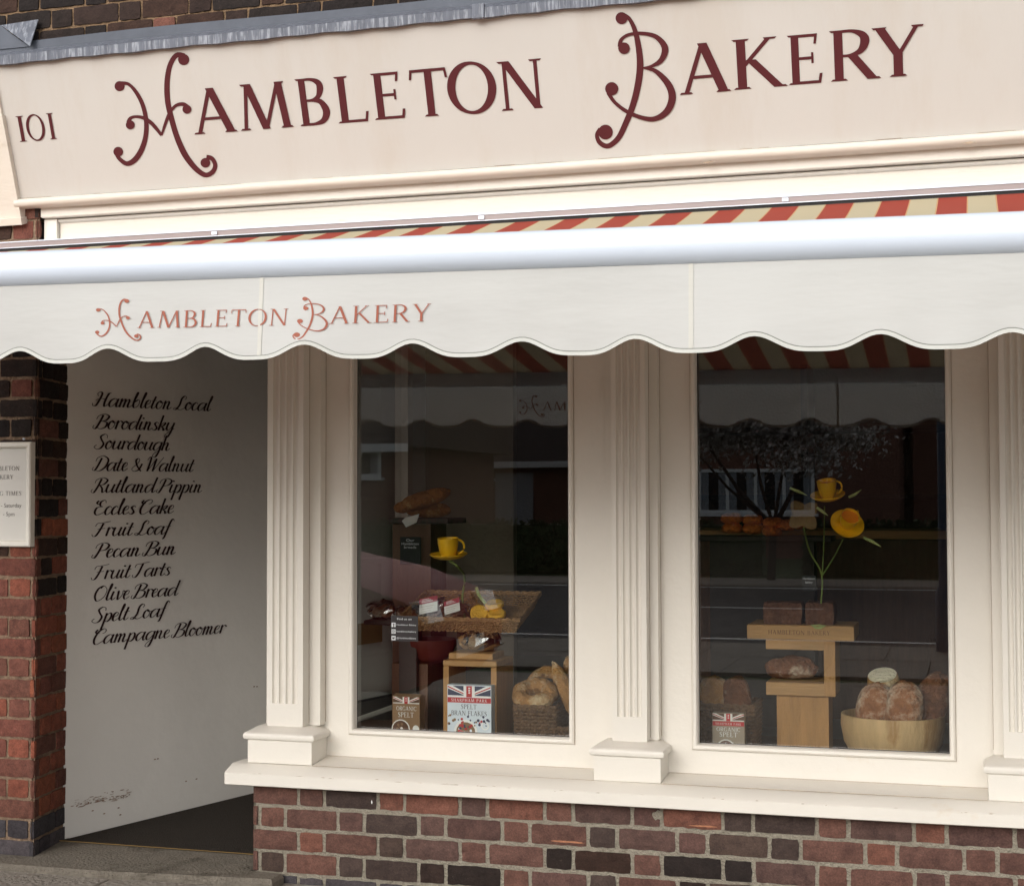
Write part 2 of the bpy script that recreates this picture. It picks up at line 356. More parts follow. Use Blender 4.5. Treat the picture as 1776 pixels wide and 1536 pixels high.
def make_gl():
  return {
   'A': (.94, [LN(.13, 0, .46, 1, .075), LN(.81, 0, .46, 1, .15), HB(.24, .68, .33, .05), SF(.13, 0, .12, .12), SF(.81, 0, .14, .13)]),
   'B': (.76, [ST(), SF(.16, 0, .15, .05), SF(.16, 1, .15, .05, 1), gb_([(.16, .976, .048), (.38, .976, .055), (.55, .89, .115), (.58, .76, .135), (.51, .6, .09), (.36, .535, .05), (.16, .535, .045)]),
                gb_([(.34, .535, .05), (.55, .49, .1), (.665, .28, .15), (.58, .09, .11), (.38, .024, .055), (.16, .024, .048)])]),
   'C': (.86, [ring_o(.48, .5, .42, .485, .05, .145, 42, 318), LN(.80, .97, .82, .72, .045)]),
   'D': (.92, [ST(), SF(.16, 0, .15, .05), SF(.16, 1, .15, .05, 1), gb_([(.16, .976, .048), (.45, .976, .06), (.7, .86, .12), (.82, .5, .155), (.7, .14, .12), (.45, .024, .06), (.16, .024, .048)])]),
   'E': (.72, [ST(), SF(.16, 0, .15, .05), SF(.16, 1, .15, .05, 1), HB(.16, .58, .976, .048), HB(.16, .5, .52, .048), HB(.16, .64, .024, .048), LN(.555, .8, .585, 1, .045), LN(.5, .41, .5, .63, .04), LN(.66, .2, .625, 0, .05)]),
   'F': (.66, [ST(), SF(.16, 0, .15, .15), SF(.16, 1, .15, .05, 1), HB(.16, .58, .976, .048), HB(.16, .5, .52, .048), LN(.555, .8, .585, 1, .045), LN(.5, .41, .5, .63, .04)]),
   'G': (.92, [ring_o(.48, .5, .42, .485, .05, .145, 45, 300), LN(.80, .97, .82, .72, .045), LN(.78, .05, .78, .42, .12), SF(.78, .42, .14, .1, 1)]),
   'H': (.98, [ST(.18), ST(.8), HB(.18, .8, .51, .05), SF(.18, 0, .15, .15), SF(.18, 1, .15, .15, 1), SF(.8, 0, .15, .15), SF(.8, 1, .15, .15, 1)]),
   'I': (.38, [ST(.19), SF(.19, 0, .15, .15), SF(.19, 1, .15, .15, 1)]),
   'K': (.88, [ST(), SF(.16, 0, .15, .15), SF(.16, 1, .15, .15, 1), LN(.2, .46, .64, 1, .08), LN(.78, 0, .32, .58, .15), SF(.64, 1, .1, .13, 1), SF(.80, 0, .1, .12)]),
   'L': (.70, [ST(), SF(.16, 0, .15, .05), SF(.16, 1, .15, .15, 1), HB(.16, .63, .024, .048), LN(.65, .22, .61, 0, .05)]),
   'M': (1.22, [LN(.13, 0, .25, 1, .07), LN(.6, .0, .27, 1, .15), LN(.6, 0, .96, 1, .075), LN(1.07, 0, .97, 1, .14), SF(.13, 0, .12, .12), SF(1.07, 0, .14, .14), SF(.25, 1, .14, .0, 1), SF(.97, 1, .0, .14, 1)]),
   'N': (1.02, [LN(.17, 0, .17, 1, .07), LN(.84, 0, .19, 1, .16), LN(.84, 0, .84, 1, .07), SF(.17, 0, .13, .13), SF(.2, 1, .18, 0, 1), SF(.84, 1, .14, .14, 1)]),
   'O': (1.0, [ring_o(.5, .5, .42, .49)]),
   'P': (.70, [ST(), SF(.16, 0, .15, .15), SF(.16, 1, .15, .05, 1), gb_(BOWL_P)]),
   'R': (.84, [ST(), SF(.16, 0, .15, .15), SF(.16, 1, .15, .05, 1), gb_(BOWL_P), LN(.74, 0, .39, .5, .16), SF(.76, 0, .09, .12)]),
   'S': (.62, [gb_([(.53, .8, .04), (.46, .94, .055), (.3, .975, .06), (.14, .86, .11), (.16, .68, .14), (.34, .53, .15), (.5, .37, .14), (.52, .17, .11), (.36, .03, .06), (.18, .05, .055), (.08, .22, .04)]), LN(.535, .97, .535, .76, .035), LN(.08, .03, .08, .24, .035)]),
   'T': (.80, [ST(.4), SF(.4, 0, .15, .15), HB(.04, .76, .976, .048), LN(.02, .79, .05, 1, .045), LN(.78, .79, .75, 1, .045)]),
   'U': (.96, [gb_([(.16, 1, .135), (.16, .5, .135), (.2, .18, .125), (.46, .03, .06), (.74, .18, .055), (.8, .5, .055), (.8, 1, .055)]), SF(.16, 1, .14, .14, 1), SF(.8, 1, .12, .12, 1)]),
   'Y': (.86, [LN(.43, 0, .43, .5, .14), LN(.43, .44, .12, 1, .15), LN(.45, .44, .76, 1, .07), SF(.43, 0, .15, .15), SF(.12, 1, .13, .13, 1), SF(.77, 1, .11, .11, 1)]),
   ' ': (.42, []),
}
GLS = {}
for w_ in (.8, 1.0, 1.14): WT[0] = w_; GLS[w_] = make_gl()
def roman(text, gap=.05, wt=1.0):                # -> (total width, strokes) in cap heights
    x = 0; out = []
    for ch in text:
        w, st = GLS[wt][ch]
        for s_ in st: out.append([[(p[0]+x, p[1]) for p in q] for q in s_])
        x += w+gap
    return x-gap, out
# the two flourished capitals, traced in pixels of the enlarged photograph (x, y, width)
H_ST = [brush([(945, 290, 32), (905, 284, 26), (872, 335, 26), (857, 420, 28), (860, 520, 28), (880, 610, 28), (907, 700, 29), (947, 790, 31), (1002, 862, 28), (1052, 896, 25), (1090, 880, 24), (1103, 845, 22), (1086, 812, 22), (1058, 806, 26)]), disc(942, 306, 29), disc(1053, 834, 25),
        brush([(622, 428, 22), (660, 432, 16), (700, 475, 20), (733, 540, 22), (750, 620, 23), (747, 700, 25), (725, 770, 28), (690, 820, 28), (650, 838, 24), (612, 812, 20), (597, 785, 20)]), disc(614, 442, 26), disc(607, 777, 25),
        brush([(660, 628, 24), (668, 608, 18), (692, 598, 14), (735, 604, 18), (778, 632, 20), (829, 692, 16)]), brush([(829, 694, 10), (850, 630, 16), (872, 575, 16), (905, 540, 16), (940, 534, 20), (962, 550, 24)]), disc(669, 640, 23), disc(959, 560, 23)]
B_ST = [brush([(1420, 78, 26), (1452, 98, 20), (1480, 155, 24), (1498, 235, 30), (1507, 330, 34), (1497, 430, 34), (1470, 540, 32), (1430, 640, 30), (1395, 708, 28), (1345, 748, 26), (1302, 732, 24), (1286, 692, 20), (1305, 662, 26)]), disc(1412, 94, 31), disc(1330, 677, 38),
        brush([(1405, 240, 26), (1410, 205, 18), (1450, 178, 16), (1520, 172, 18), (1590, 190, 24), (1634, 245, 34), (1618, 305, 28), (1570, 338, 16), (1518, 349, 8)]), disc(1425, 248, 30),
        brush([(1518, 347, 8), (1585, 364, 22), (1650, 430, 34), (1672, 500, 38), (1645, 570, 34), (1585, 608, 26), (1520, 604, 22), (1440, 572, 20), (1378, 525, 18), (1343, 475, 20)]), disc(1362, 455, 34)]
def put(mb, strokes, fn, step=.00012, base=.0006, mi=0):    # each stroke lies a hair above the one before
    for k, st in enumerate(strokes):
        off = base+step*(k % 12)
        for q in st:
            vs = [fn(p[0], p[1], off) for p in q]; mb.add(vs, [tuple(range(len(vs)))], mi)
# brush script: lower case in x-heights, capitals 1.7 high
SCR = {
 'a': (.82, [[(.62, .82), (.42, 1), (.14, .76), (.06, .32), (.2, .0), (.42, .2), (.63, .75)], [(.68, 1), (.62, .3), (.72, 0), (.92, .28)]]),
 'b': (.66, [[(.02, .3), (.22, 1.3), (.26, 1.85), (.16, 1.7), (.09, .5), (.22, 0), (.48, .22), (.54, .72), (.4, .98), (.14, .7)]]),
 'c': (.5, [[(.44, .8), (.3, 1), (.1, .75), (.06, .3), (.22, 0), (.5, .3)]]),
 'd': (.82, [[(.62, .82), (.42, 1), (.14, .76), (.06, .32), (.2, .0), (.42, .2), (.63, .75)], [(.76, 1.85), (.64, .4), (.72, 0), (.92, .28)]]),
 'e': (.5, [[(.04, .42), (.34, .62), (.38, .9), (.24, 1), (.08, .74), (.07, .28), (.22, 0), (.52, .3)]]),
 'f': (.5, [[(.56, 1.6), (.44, 1.86), (.3, 1.55), (.2, .5), (.12, -.35), (.0, -.55)], [(.0, .93), (.42, 1.0)]]),
 'g': (.76, [[(.62, .82), (.42, 1), (.14, .76), (.06, .32), (.2, .0), (.42, .2), (.63, .75)], [(.68, 1), (.6, -.2), (.44, -.8), (.18, -.72), (.3, -.3), (.86, .28)]]),
 'h': (.72, [[(.16, 1.85), (.08, 0)], [(.1, .45), (.34, .97), (.47, .8), (.42, .25), (.53, 0), (.74, .28)]]),
 'i': (.38, [[(.14, 1), (.08, .28), (.2, 0), (.4, .28)], [(.19, 1.48), (.17, 1.33)]]),
 'k': (.64, [[(.16, 1.85), (.08, 0)], [(.1, .42), (.35, .95), (.5, .9), (.4, .6), (.2, .5)], [(.2, .52), (.42, .3), (.5, 0), (.68, .28)]]),
 'l': (.36, [[(.0, .3), (.24, 1.4), (.26, 1.85), (.16, 1.75), (.08, .35), (.2, 0), (.38, .28)]]),
 'm': (1.04, [[(.04, .8), (.13, 1), (.1, 0)], [(.11, .45), (.34, .98), (.44, .85), (.4, 0)], [(.42, .45), (.64, .98), (.76, .8), (.72, .25), (.82, 0), (1.06, .28)]]),
 'n': (.74, [[(.04, .8), (.13, 1), (.1, 0)], [(.11, .45), (.34, .98), (.46, .8), (.42, .25), (.52, 0), (.76, .28)]]),
 'o': (.58, [[(.3, 1), (.1, .75), (.07, .28), (.26, 0), (.48, .3), (.48, .78), (.3, 1), (.4, .75), (.64, .8)]]),
 'p': (.66, [[(.15, 1), (.04, -.9)], [(.12, .55), (.36, 1), (.54, .76), (.5, .25), (.3, 0), (.1, .2)]]),
 'r': (.5, [[(.04, .8), (.13, 1), (.1, 0)], [(.11, .5), (.3, .98), (.46, .9), (.5, .78)]]),
 's': (.48, [[(.42, .84), (.28, 1), (.12, .8), (.28, .5), (.38, .24), (.22, 0), (.02, .16)]]),
 't': (.42, [[(.22, 1.5), (.1, .3), (.22, 0), (.44, .28)], [(-.04, .95), (.4, 1.02)]]),
 'u': (.76, [[(.12, 1), (.07, .32), (.2, 0), (.42, .25), (.54, .75)], [(.6, 1), (.52, .28), (.62, 0), (.8, .28)]]),
 'v': (.6, [[(.06, .9), (.14, 1), (.18, .3), (.26, 0), (.5, .55), (.48, 1), (.66, .9)]]),
 'y': (.68, [[(.12, 1), (.07, .4), (.2, .02), (.4, .25), (.54, .8)], [(.6, 1), (.5, -.2), (.34, -.8), (.1, -.72), (.24, -.3), (.72, .28)]]),
 'B': (1.0, [[(.42, 1.62), (.3, .7), (.12, .0), (-.1, .12), (-.05, .4)], [(.0, 1.1), (.08, 1.5), (.5, 1.74), (.9, 1.5), (.76, 1.02), (.42, .88)], [(.46, .9), (.88, .74), (.84, .2), (.48, -.02), (.22, .14)]]),
 'C': (.84, [[(.6, 1.2), (.78, 1.3), (.82, 1.6), (.6, 1.72), (.28, 1.4), (.1, .7), (.18, .1), (.44, -.02), (.82, .36)], [(.16, 1.66), (.06, 1.4), (.2, 1.2), (.36, 1.3)]]),
 'D': (1.04, [[(.42, 1.5), (.3, .7), (.12, .05), (-.1, .14), (-.04, .42)], [(.0, 1.1), (.08, 1.5), (.5, 1.74), (.98, 1.35), (.92, .5), (.5, -.02), (.1, .14)]]),
 'E': (.8, [[(.72, 1.4), (.6, 1.72), (.32, 1.52), (.34, 1.1), (.56, .95)], [(.5, .96), (.14, .82), (.1, .25), (.36, -.02), (.8, .36)], [(.14, 1.66), (.04, 1.4), (.2, 1.22)]]),
 'F': (.9, [[(.52, 1.5), (.4, .7), (.22, .06), (.0, .0), (-.1, .25)], [(-.02, 1.15), (.08, 1.5), (.5, 1.56), (1.02, 1.72)], [(.2, .82), (.76, .92)]]),
 'H': (1.06, [[(.12, 1.2), (.02, 1.5), (.2, 1.72), (.36, 1.5), (.3, .8), (.14, .08), (-.1, .06), (-.16, .35)], [(1.06, 1.62), (.86, 1.5), (.74, .6), (.8, 0), (1.04, .3)], [(.0, .72), (.4, .92), (.8, .84)]]),
 'L': (.86, [[(.7, 1.3), (.78, 1.55), (.6, 1.72), (.4, 1.4), (.36, .6), (.14, .02), (-.08, .1), (.1, .24), (.5, .0), (.9, .3)]]),
 'O': (.98, [[(.52, 1.72), (.2, 1.4), (.1, .6), (.36, -.02), (.8, .4), (.9, 1.2), (.6, 1.7), (.36, 1.45)]]),
 'P': (.92, [[(.42, 1.62), (.3, .7), (.12, .0), (-.1, .12), (-.05, .4)], [(.0, 1.1), (.08, 1.5), (.5, 1.74), (.92, 1.45), (.78, .95), (.36, .8)]]),
 'R': (.96, [[(.42, 1.62), (.3, .7), (.12, .0), (-.1, .12), (-.05, .4)], [(.0, 1.1), (.08, 1.5), (.5, 1.74), (.9, 1.48), (.74, 1.0), (.38, .86)], [(.42, .88), (.66, .5), (.78, 0), (1.0, .3)]]),
 'S': (.8, [[(.78, 1.3), (.74, 1.6), (.5, 1.74), (.24, 1.45), (.42, 1.0), (.62, .6), (.5, .1), (.2, -.02), (-.06, .2), (.08, .46)]]),
 'T': (.9, [[(.56, 1.58), (.4, .5), (.2, .0), (-.04, .08), (-.04, .3)], [(-.02, 1.15), (.08, 1.5), (.5, 1.58), (1.06, 1.76)]]),
 'W': (1.16, [[(-.04, 1.35), (.1, 1.72), (.24, 1.5), (.18, .0)], [(.18, 0), (.68, 1.45)], [(.7, 1.55), (.64, 0)], [(.64, 0), (1.14, 1.3), (1.3, 1.74)]]),
 '&': (1.0, [[(.86, .9), (.7, .2), (.34, -.02), (.1, .3), (.46, .9), (.56, 1.35), (.4, 1.52), (.26, 1.25), (.5, .6), (.92, .0)]]),
 ' ': (.28, []),
}
def script(text, thin=.055, thick=.165, slant=.2):
    x = 0; out = []
    for ch in text:
        w, st = SCR[ch]
        for s_ in st:
            P = crom([(a, b) for a, b in s_], 6); pts = []
            for i, p in enumerate(P):
                a = P[max(0, i-1)]; b = P[min(len(P)-1, i+1)]; l = math.hypot(b[0]-a[0], b[1]-a[1]) or 1
                dn = max(0, -(b[1]-a[1])/l)
                pts.append((p[0]+x+slant*p[1], p[1], thin+(thick-thin)*dn**1.3))
            out.append(brush(pts, 1))
        x += w
    return x, out
def plain(text, size):                   # Blender's own built-in letter shapes as polygons
    c = bpy.data.curves.new('t', 'FONT'); c.body = text; c.size = size; c.align_x = 'CENTER'
    o = bpy.data.objects.new('t', c); COL.objects.link(o); me = o.to_mesh()
    vs = [v.co.copy() for v in me.vertices]; fs = [tuple(p.vertices) for p in me.polygons]
    o.to_mesh_clear(); bpy.data.objects.remove(o); bpy.data.curves.remove(c)
    return vs, fs

# ---------------------------------------------------------------- brickwork
def pick(rng, pal):
    c = rng.choice(pal); k = rng.uniform(.86, 1.14); return (c[0]*k, c[1]*k, c[2]*k, 1)
PAL_RED = [sr(*c) for c in ((138, 82, 64), (130, 78, 63), (116, 73, 63), (146, 88, 66), (110, 72, 62), (104, 70, 60))]
PAL_RISER = [sr(*c) for c in ((100, 73, 65), (95, 70, 63), (90, 68, 63), (104, 75, 66), (76, 63, 57), (70, 59, 55), (86, 67, 62), (116, 79, 67))]
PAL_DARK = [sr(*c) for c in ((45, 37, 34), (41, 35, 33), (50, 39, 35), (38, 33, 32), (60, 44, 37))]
PAL_BLUE = [sr(*c) for c in ((72, 70, 74), (66, 63, 67), (78, 74, 77))]
def brickwork(mb, O, U, V, Nn, W, H, course, rng, tone, Ls=.181, Lh=.083, j=.010, v0=0, first=0, mortar_mi=1, quoin=None, depth=.0065, rough=1.0):
    """Flemish bond: rows of stretcher, header, stretcher ... on the plane O, U, V with outward normal Nn"""
    O, U, V, Nn = map(Vector, (O, U, V, Nn))
    if mb.c is None: mb.c = []
    per = Ls+Lh+2*j; row = 0; v = v0
    while v < H-.004:
        h = min(course-j, H-v)
        u = -((row % 2)*per/2+first) - per*2; k = 0
        segs = []
        while u < W:
            for L_ in (Ls, Lh):
                a, b = u, u+L_; u = b+j
                a2, b2 = max(a, 0), min(b, W)
                if b2-a2 > .012: segs.append((a2, b2))
        for a, b in segs:
            dv = rng.gauss(0, .0012)*rough
            nu = max(3, int((b-a)/.02)); nv = 4; st = len(mb.v); c = tone(a+(b-a)/2, v+h/2, rng); pr = rng.gauss(0, .0012)*rough
            for yy in range(nv+1):
                for xx in range(nu+1):
                    e = (xx in (0, nu)) or (yy in (0, nv)); cor = (xx in (0, nu)) and (yy in (0, nv))
                    uu = a+(b-a)*xx/nu; vv = v+dv+h*yy/nv; jit = .0009*rough if e else .0006
                    if 0 < a or xx > 0: uu += rng.gauss(0, jit)*(xx in (0, nu) or .4)
                    vv += rng.gauss(0, jit)
                    if cor: uu += (.0014 if xx == 0 else -.0014)*rough*(0 if (xx == 0 and a == 0) else 1); vv += (.0014 if yy == 0 else -.0014)*rough
                    n_ = -.0022 if e else rng.gauss(0, .0005)
                    mb.v.append(O+U*uu+V*vv+Nn*(n_+pr)); mb.c.append(c)
            idx = lambda xx, yy: st+yy*(nu+1)+xx
            for yy in range(nv):
                for xx in range(nu):
                    mb.f.append((idx(xx, yy), idx(xx+1, yy), idx(xx+1, yy+1), idx(xx, yy+1))); mb.m.append(0)
            loop = [idx(x_, 0) for x_ in range(nu+1)]+[idx(nu, y_) for y_ in range(1, nv+1)]+[idx(x_, nv) for x_ in range(nu-1, -1, -1)]+[idx(0, y_) for y_ in range(nv-1, 0, -1)]
            s2 = len(mb.v)
            for i in loop: mb.v.append(mb.v[i]-Nn*.014); mb.c.append(c)
            for i in range(len(loop)):
                q = (i+1) % len(loop); mb.f.append((loop[q], loop[i], s2+i, s2+q)); mb.m.append(0)
        v += course; row += 1
    # mortar bed as an uneven sheet
    nu = max(2, int(W/.012)); nv = max(2, int(H/.012))
    if nu*nv > 26000: k = math.sqrt(nu*nv/26000); nu = int(nu/k); nv = int(nv/k)
    st = len(mb.v)
    for yy in range(nv+1):
        for xx in range(nu+1):
            mb.v.append(O+U*(W*xx/nu)+V*(H*yy/nv)-Nn*(depth+rng.gauss(0, .0006)*rough)); mb.c.append((.5, .5, .5, 1))
    for yy in range(nv):
        for xx in range(nu):
            a = st+yy*(nu+1)+xx; mb.f.append((a, a+1, a+nu+2, a+nu+1)); mb.m.append(mortar_mi)
rng = random.Random(11)

# ================================================================ THE SETTING
FY = -.13                                # plinth faces
gb = MB(); gb.add([(-300, -300, -.02), (300, -300, -.02), (300, 300, -.02), (-300, 300, -.02)], [(0, 1, 2, 3)])
gb.build('ground', GRASS, kind='structure')
fb = MB(); fb.box(-60, 60, -6.2, -.0, -.3, -.004); fb.build('forecourt', PAVE, kind='structure')  # made pale paving instead of tarmac to bounce fill light under the awning
pv = MB()
pr_ = random.Random(5)
for i in range(-10, 9):                  # slabs under the shop front
    for k in range(2):
        x = -.46+i*.6+(.3 if k else 0); y1 = -.285-k*.62
        dz = .012+pr_.gauss(0, .0012); pv.box(x+.004, x+.596, y1-.612, y1-.004, -.06, .0+dz, 0, .003)
pv.build('pavement', PAVE, kind='structure')
pb = MB()
for i in range(-40, 40):
    for k in range(2):
        x = i*.75+(.37 if k else 0); pb.box(x+.005, x+.745, -8.9+k*1.2+.005, -7.7+k*1.2-.005, -.1, .01+pr_.gauss(0, .002))
pb.build('roadside_pavement', PAVE, kind='structure')
kb = MB(); kb.box(-60, 60, -9.06, -8.91, -.2, .0, 0, .01); kb.box(-60, 60, -18.5, -18.35, -.2, .0, 0, .01); kb.build('kerb', CONC, kind='structure')
rb = MB(); rb.box(-80, 80, -18.34, -9.07, -.4, -.012); rb.build('road', TARMAC, kind='structure')
mk = MB()
for y in (-9.5, -18.0): mk.box(-70, 70, y-.05, y+.05, -.011, -.006)
for i in range(-16, 16): mk.box(i*4, i*4+2.2, -13.75, -13.65, -.011, -.006)
mk.build('road_marking', ROADP, kind='structure')
fp = MB(); fp.box(-80, 80, -20.5, -18.51, -.2, .008); fp.build('far_pavement', PAVE, kind='structure')

# ================================================================ BRICK WALLS
WY = -.17                                # face of the main wall and pillar
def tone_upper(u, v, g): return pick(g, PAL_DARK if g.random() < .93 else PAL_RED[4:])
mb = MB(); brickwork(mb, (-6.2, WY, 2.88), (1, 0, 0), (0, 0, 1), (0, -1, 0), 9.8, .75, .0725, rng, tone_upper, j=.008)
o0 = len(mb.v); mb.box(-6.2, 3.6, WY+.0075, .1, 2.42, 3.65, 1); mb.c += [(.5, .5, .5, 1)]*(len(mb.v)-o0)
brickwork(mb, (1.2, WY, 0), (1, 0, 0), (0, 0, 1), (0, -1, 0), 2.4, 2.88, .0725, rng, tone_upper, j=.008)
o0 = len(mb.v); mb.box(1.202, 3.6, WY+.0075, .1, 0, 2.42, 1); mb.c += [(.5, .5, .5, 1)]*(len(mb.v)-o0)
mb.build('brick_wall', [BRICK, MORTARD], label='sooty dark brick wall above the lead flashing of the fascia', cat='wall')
def tone_pillar(u, v, g):  # upper bricks darker: partly their own colour, partly awning shade put into the tones
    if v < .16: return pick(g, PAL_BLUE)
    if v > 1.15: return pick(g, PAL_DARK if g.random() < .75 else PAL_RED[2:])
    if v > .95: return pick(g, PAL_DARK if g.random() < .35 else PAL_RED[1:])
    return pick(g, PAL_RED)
PX = -3.258
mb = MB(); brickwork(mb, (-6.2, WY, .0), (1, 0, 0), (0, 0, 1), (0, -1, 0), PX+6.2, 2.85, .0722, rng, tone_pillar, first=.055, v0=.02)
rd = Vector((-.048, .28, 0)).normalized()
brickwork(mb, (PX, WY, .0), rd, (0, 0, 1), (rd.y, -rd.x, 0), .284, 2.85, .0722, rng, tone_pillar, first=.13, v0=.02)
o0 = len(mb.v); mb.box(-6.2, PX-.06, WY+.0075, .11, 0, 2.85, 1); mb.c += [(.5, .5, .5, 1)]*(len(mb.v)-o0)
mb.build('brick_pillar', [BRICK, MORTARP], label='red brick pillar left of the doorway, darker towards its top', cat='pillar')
def tone_riser(u, v, g):
    if v < .035: return pick(g, PAL_BLUE)
    if .55 < u < 1.75 and v < .2 and g.random() < .5: return pick(g, PAL_DARK)
    return pick(g, PAL_RISER)
RX = -2.408
mb = MB(); brickwork(mb, (RX, -.135, -.045), (1, 0, 0), (0, 0, 1), (0, -1, 0), 3.3, .39, .0765, rng, tone_riser, Ls=.183, Lh=.083, j=.0125, first=.02, depth=.0055)
brickwork(mb, (RX, .25, -.045), (0, -1, 0), (0, 0, 1), (-1, 0, 0), .385, .39, .0765, rng, tone_riser, first=.1, j=.0125, depth=.0055)
o0 = len(mb.v); mb.box(RX+.006, .9, -.13, .25, -.04, .34, 1); mb.c += [(.5, .5, .5, 1)]*(len(mb.v)-o0)
sri = mb.build('stall_riser', [BRICK, MORTAR], label='low brown brick wall with pale mortar under the white sill', cat='wall')

def blob(name, mt, px, py, rx_, rz_, seed, n=12):   # small marks left on the bricks
    g = random.Random(seed); q_ = at(px, py, -.1362); m = MB()
    m.add([q_+Vector((rx_*math.cos(6.283*i/n)*g.uniform(.8, 1.2), -.0012, rz_*math.sin(6.283*i/n)*g.uniform(.7, 1.2))) for i in range(n)], [tuple(range(n))])
    return m.build(name, mt, sri)
blob('mortar_patch', MORTAR, 1141, 1413, .017, .016, 1)
blob('paint_fleck', MATS['white print'] if 'white print' in MATS else MORTAR, 645, 1390, .002, .007, 2, 8)
blob('brick_scar', mat('fresh brick scar', sr(172, 118, 88), .9, .2, 60, .2), 985, 1459, .055, .0035, 3, 16)
blob('brick_scar', MATS['fresh brick scar'], 1222, 1432, .045, .003, 4, 16)

# ================================================================ STEP AND PORCH
STEP_Z = .034
sb = MB(); rs = []
for (ya, yb, z, i) in ((-.315, .12, -.03, 0), (-.315, .12, STEP_Z-.012, 0), (-.303, .12, STEP_Z, .01)):
    rs.append([(-3.62+i, ya, z), (-2.9, ya+.004, z), (-2.285-i, ya+.075, z-.003), (-2.285-i, -.15, z-.003), (RX-.002, -.15, z), (RX-.002, yb, z), (-3.31, yb, z), (PX+.01, WY-.01, z), (-3.62+i, WY-.01, z)])
sb.rings(rs, 0, cap=True)
sb.build('door_step', CONC, label='worn grey concrete step before the doorway', cat='step')
PW0 = Vector((-3.306, .11, 0)); PD = Vector((math.sin(R(22)), math.cos(R(22)), 0)); PN = Vector((PD.y, -PD.x, 0))
pf = MB(); pf.add([(-3.3, .06, STEP_Z+.003), (RX, .06, STEP_Z+.003), (RX, 1.35, .095), (-2.75, 1.35, .095)], [(0, 1, 2, 3)])
pf.add([(-3.3, .052, STEP_Z+.004), (RX, .052, STEP_Z+.004), (RX, .057, STEP_Z+.006), (-3.3, .057, STEP_Z+.006)], [(0, 1, 2, 3)], 1)
pf.build('porch_floor', [MATFL, BRASS], kind='structure')
pw = thing('porch_wall', 'pale plastered porch wall lettered with a list of breads in black script', 'wall', (-3.0, .6, 0))
wl = MB(); Lw = 1.42; nx, nz = 40, 60; g2 = random.Random(3)
vs = [PW0+PD*(Lw*i/nx)+Vector((0, 0, 2.34*k/nz))+PN*(g2.gauss(0, .0006)+.0015*math.sin(i*.4+k*.2)) for k in range(nz+1) for i in range(nx+1)]
for k in range(nz+1): vs[k*(nx+1)] += PD*(-.012+.006*math.sin(k*2.1)+g2.gauss(0, .003))
wl.add(vs, [(k*(nx+1)+i, k*(nx+1)+i+1, (k+1)*(nx+1)+i+1, (k+1)*(nx+1)+i) for k in range(nz) for i in range(nx)])
wl.build('plaster', PLASTER, pw, smooth=True)
ch = MB()                                # scraped patch and scuffs low on the plaster
for i in range(100):
    px = g2.uniform(122, 225); py = 1396-(px-122)*.19+g2.choice((-7, 0, 0, 0, 2))+g2.gauss(0, 2)
    p = at_plane(px, py, PW0, PN); w = abs(g2.gauss(0, .006))+.002; h = abs(g2.gauss(0, .0009))+.0005
    c = [p+PN*.0025+PD*a*w+Vector((0, 0, b*h)) for a, b in ((-1, -.6), (.2, -1), (1, -.2), (.6, .9), (-.5, 1))]
    ch.add(c, [(0, 1, 2, 3, 4)])
for px, py in ((268, 1316), (273, 1315), (340, 1350), (322, 1354), (205, 1400), (208, 1412), (440, 1190), (445, 1190), (180, 1410), (160, 1405)):
    p = at_plane(px, py, PW0, PN); w = .006; h = .0025
    ch.add([p+PN*.0027+PD*a*w+Vector((0, 0, b*h)) for a, b in ((-1, -.6), (.2, -1), (1, -.2), (.6, .9), (-.5, 1))], [(0, 1, 2, 3, 4)])
ch.build('scrape', CHIP, pw)
LINES = [('Hambleton Local', 160, 364, 704, 713), ('Borodinsky', 160, 300, 743, 747), ('Sourdough', 161, 293, 778, 781.5), ('Date & Walnut', 159, 334, 816, 818),
         ('Rutland Pippin', 157, 349, 854, 854), ('Eccles Cake', 158, 300, 893, 890), ('Fruit Loaf', 158, 294, 930, 926), ('Pecan Bun', 158, 303, 967.5, 961),
         ('Fruit Tarts', 157, 294, 1005, 997), ('Olive Bread', 157, 306, 1042.5, 1032), ('Spelt Loaf', 157, 286, 1080, 1068), ('Campagne Bloomer', 156, 389, 1117.5, 1097)]
for text, xa, xb, ya, yb in LINES:
    A = at_plane(xa, ya, PW0, PN); B = at_plane(xb, yb, PW0, PN); w, st = script(text)
    k = (B-A).length/(w+.12); ez = (B-A).normalized(); t = MB(); hgt = .0330
    put(t, st, lambda x, y, o: A+ez*(x+.08)*k+Vector((0, 0, 1))*y*hgt+PN*(.0022+o))
    t.build('lettering', BLACKP, pw)

# ================================================================ FASCIA
TILT = R(19); FV = Vector((0, -math.sin(TILT), math.cos(TILT))); FN = Vector((0, -math.cos(TILT), -math.sin(TILT)))
F0 = Vector((0, -.20, 2.3975)); FH = .492
def fp_(px, py): return at_plane(px, py, F0, FN)
FXL = -3.62
fs = thing('fascia_sign', 'wide pale cream shop fascia with burgundy lettering, leaning out at its top', 'sign', (-1.2, -.2, 2.40))
p = MB(); nx = 60
back = [F0+FN*-.04, F0+FV*FH+FN*-.04]
vs = []
for i in range(nx+1):
    x = FXL+(1.2-FXL)*i/nx
    for q in (F0, F0+FV*FH): vs.append(Vector((x, q.y, q.z))+FN*.0008*math.sin(i*.7))
p.add(vs, [(2*i, 2*i+2, 2*i+3, 2*i+1) for i in range(nx)])
b0, b1 = F0-FN*.03, F0+FV*FH-FN*.03
p.add([(FXL, F0.y, F0.z), (1.2, F0.y, F0.z), (1.2, b0.y, b0.z), (FXL, b0.y, b0.z)], [(3, 2, 1, 0)])
p.build('panel', FASCIA, fs)
bd = MB(); prof = []
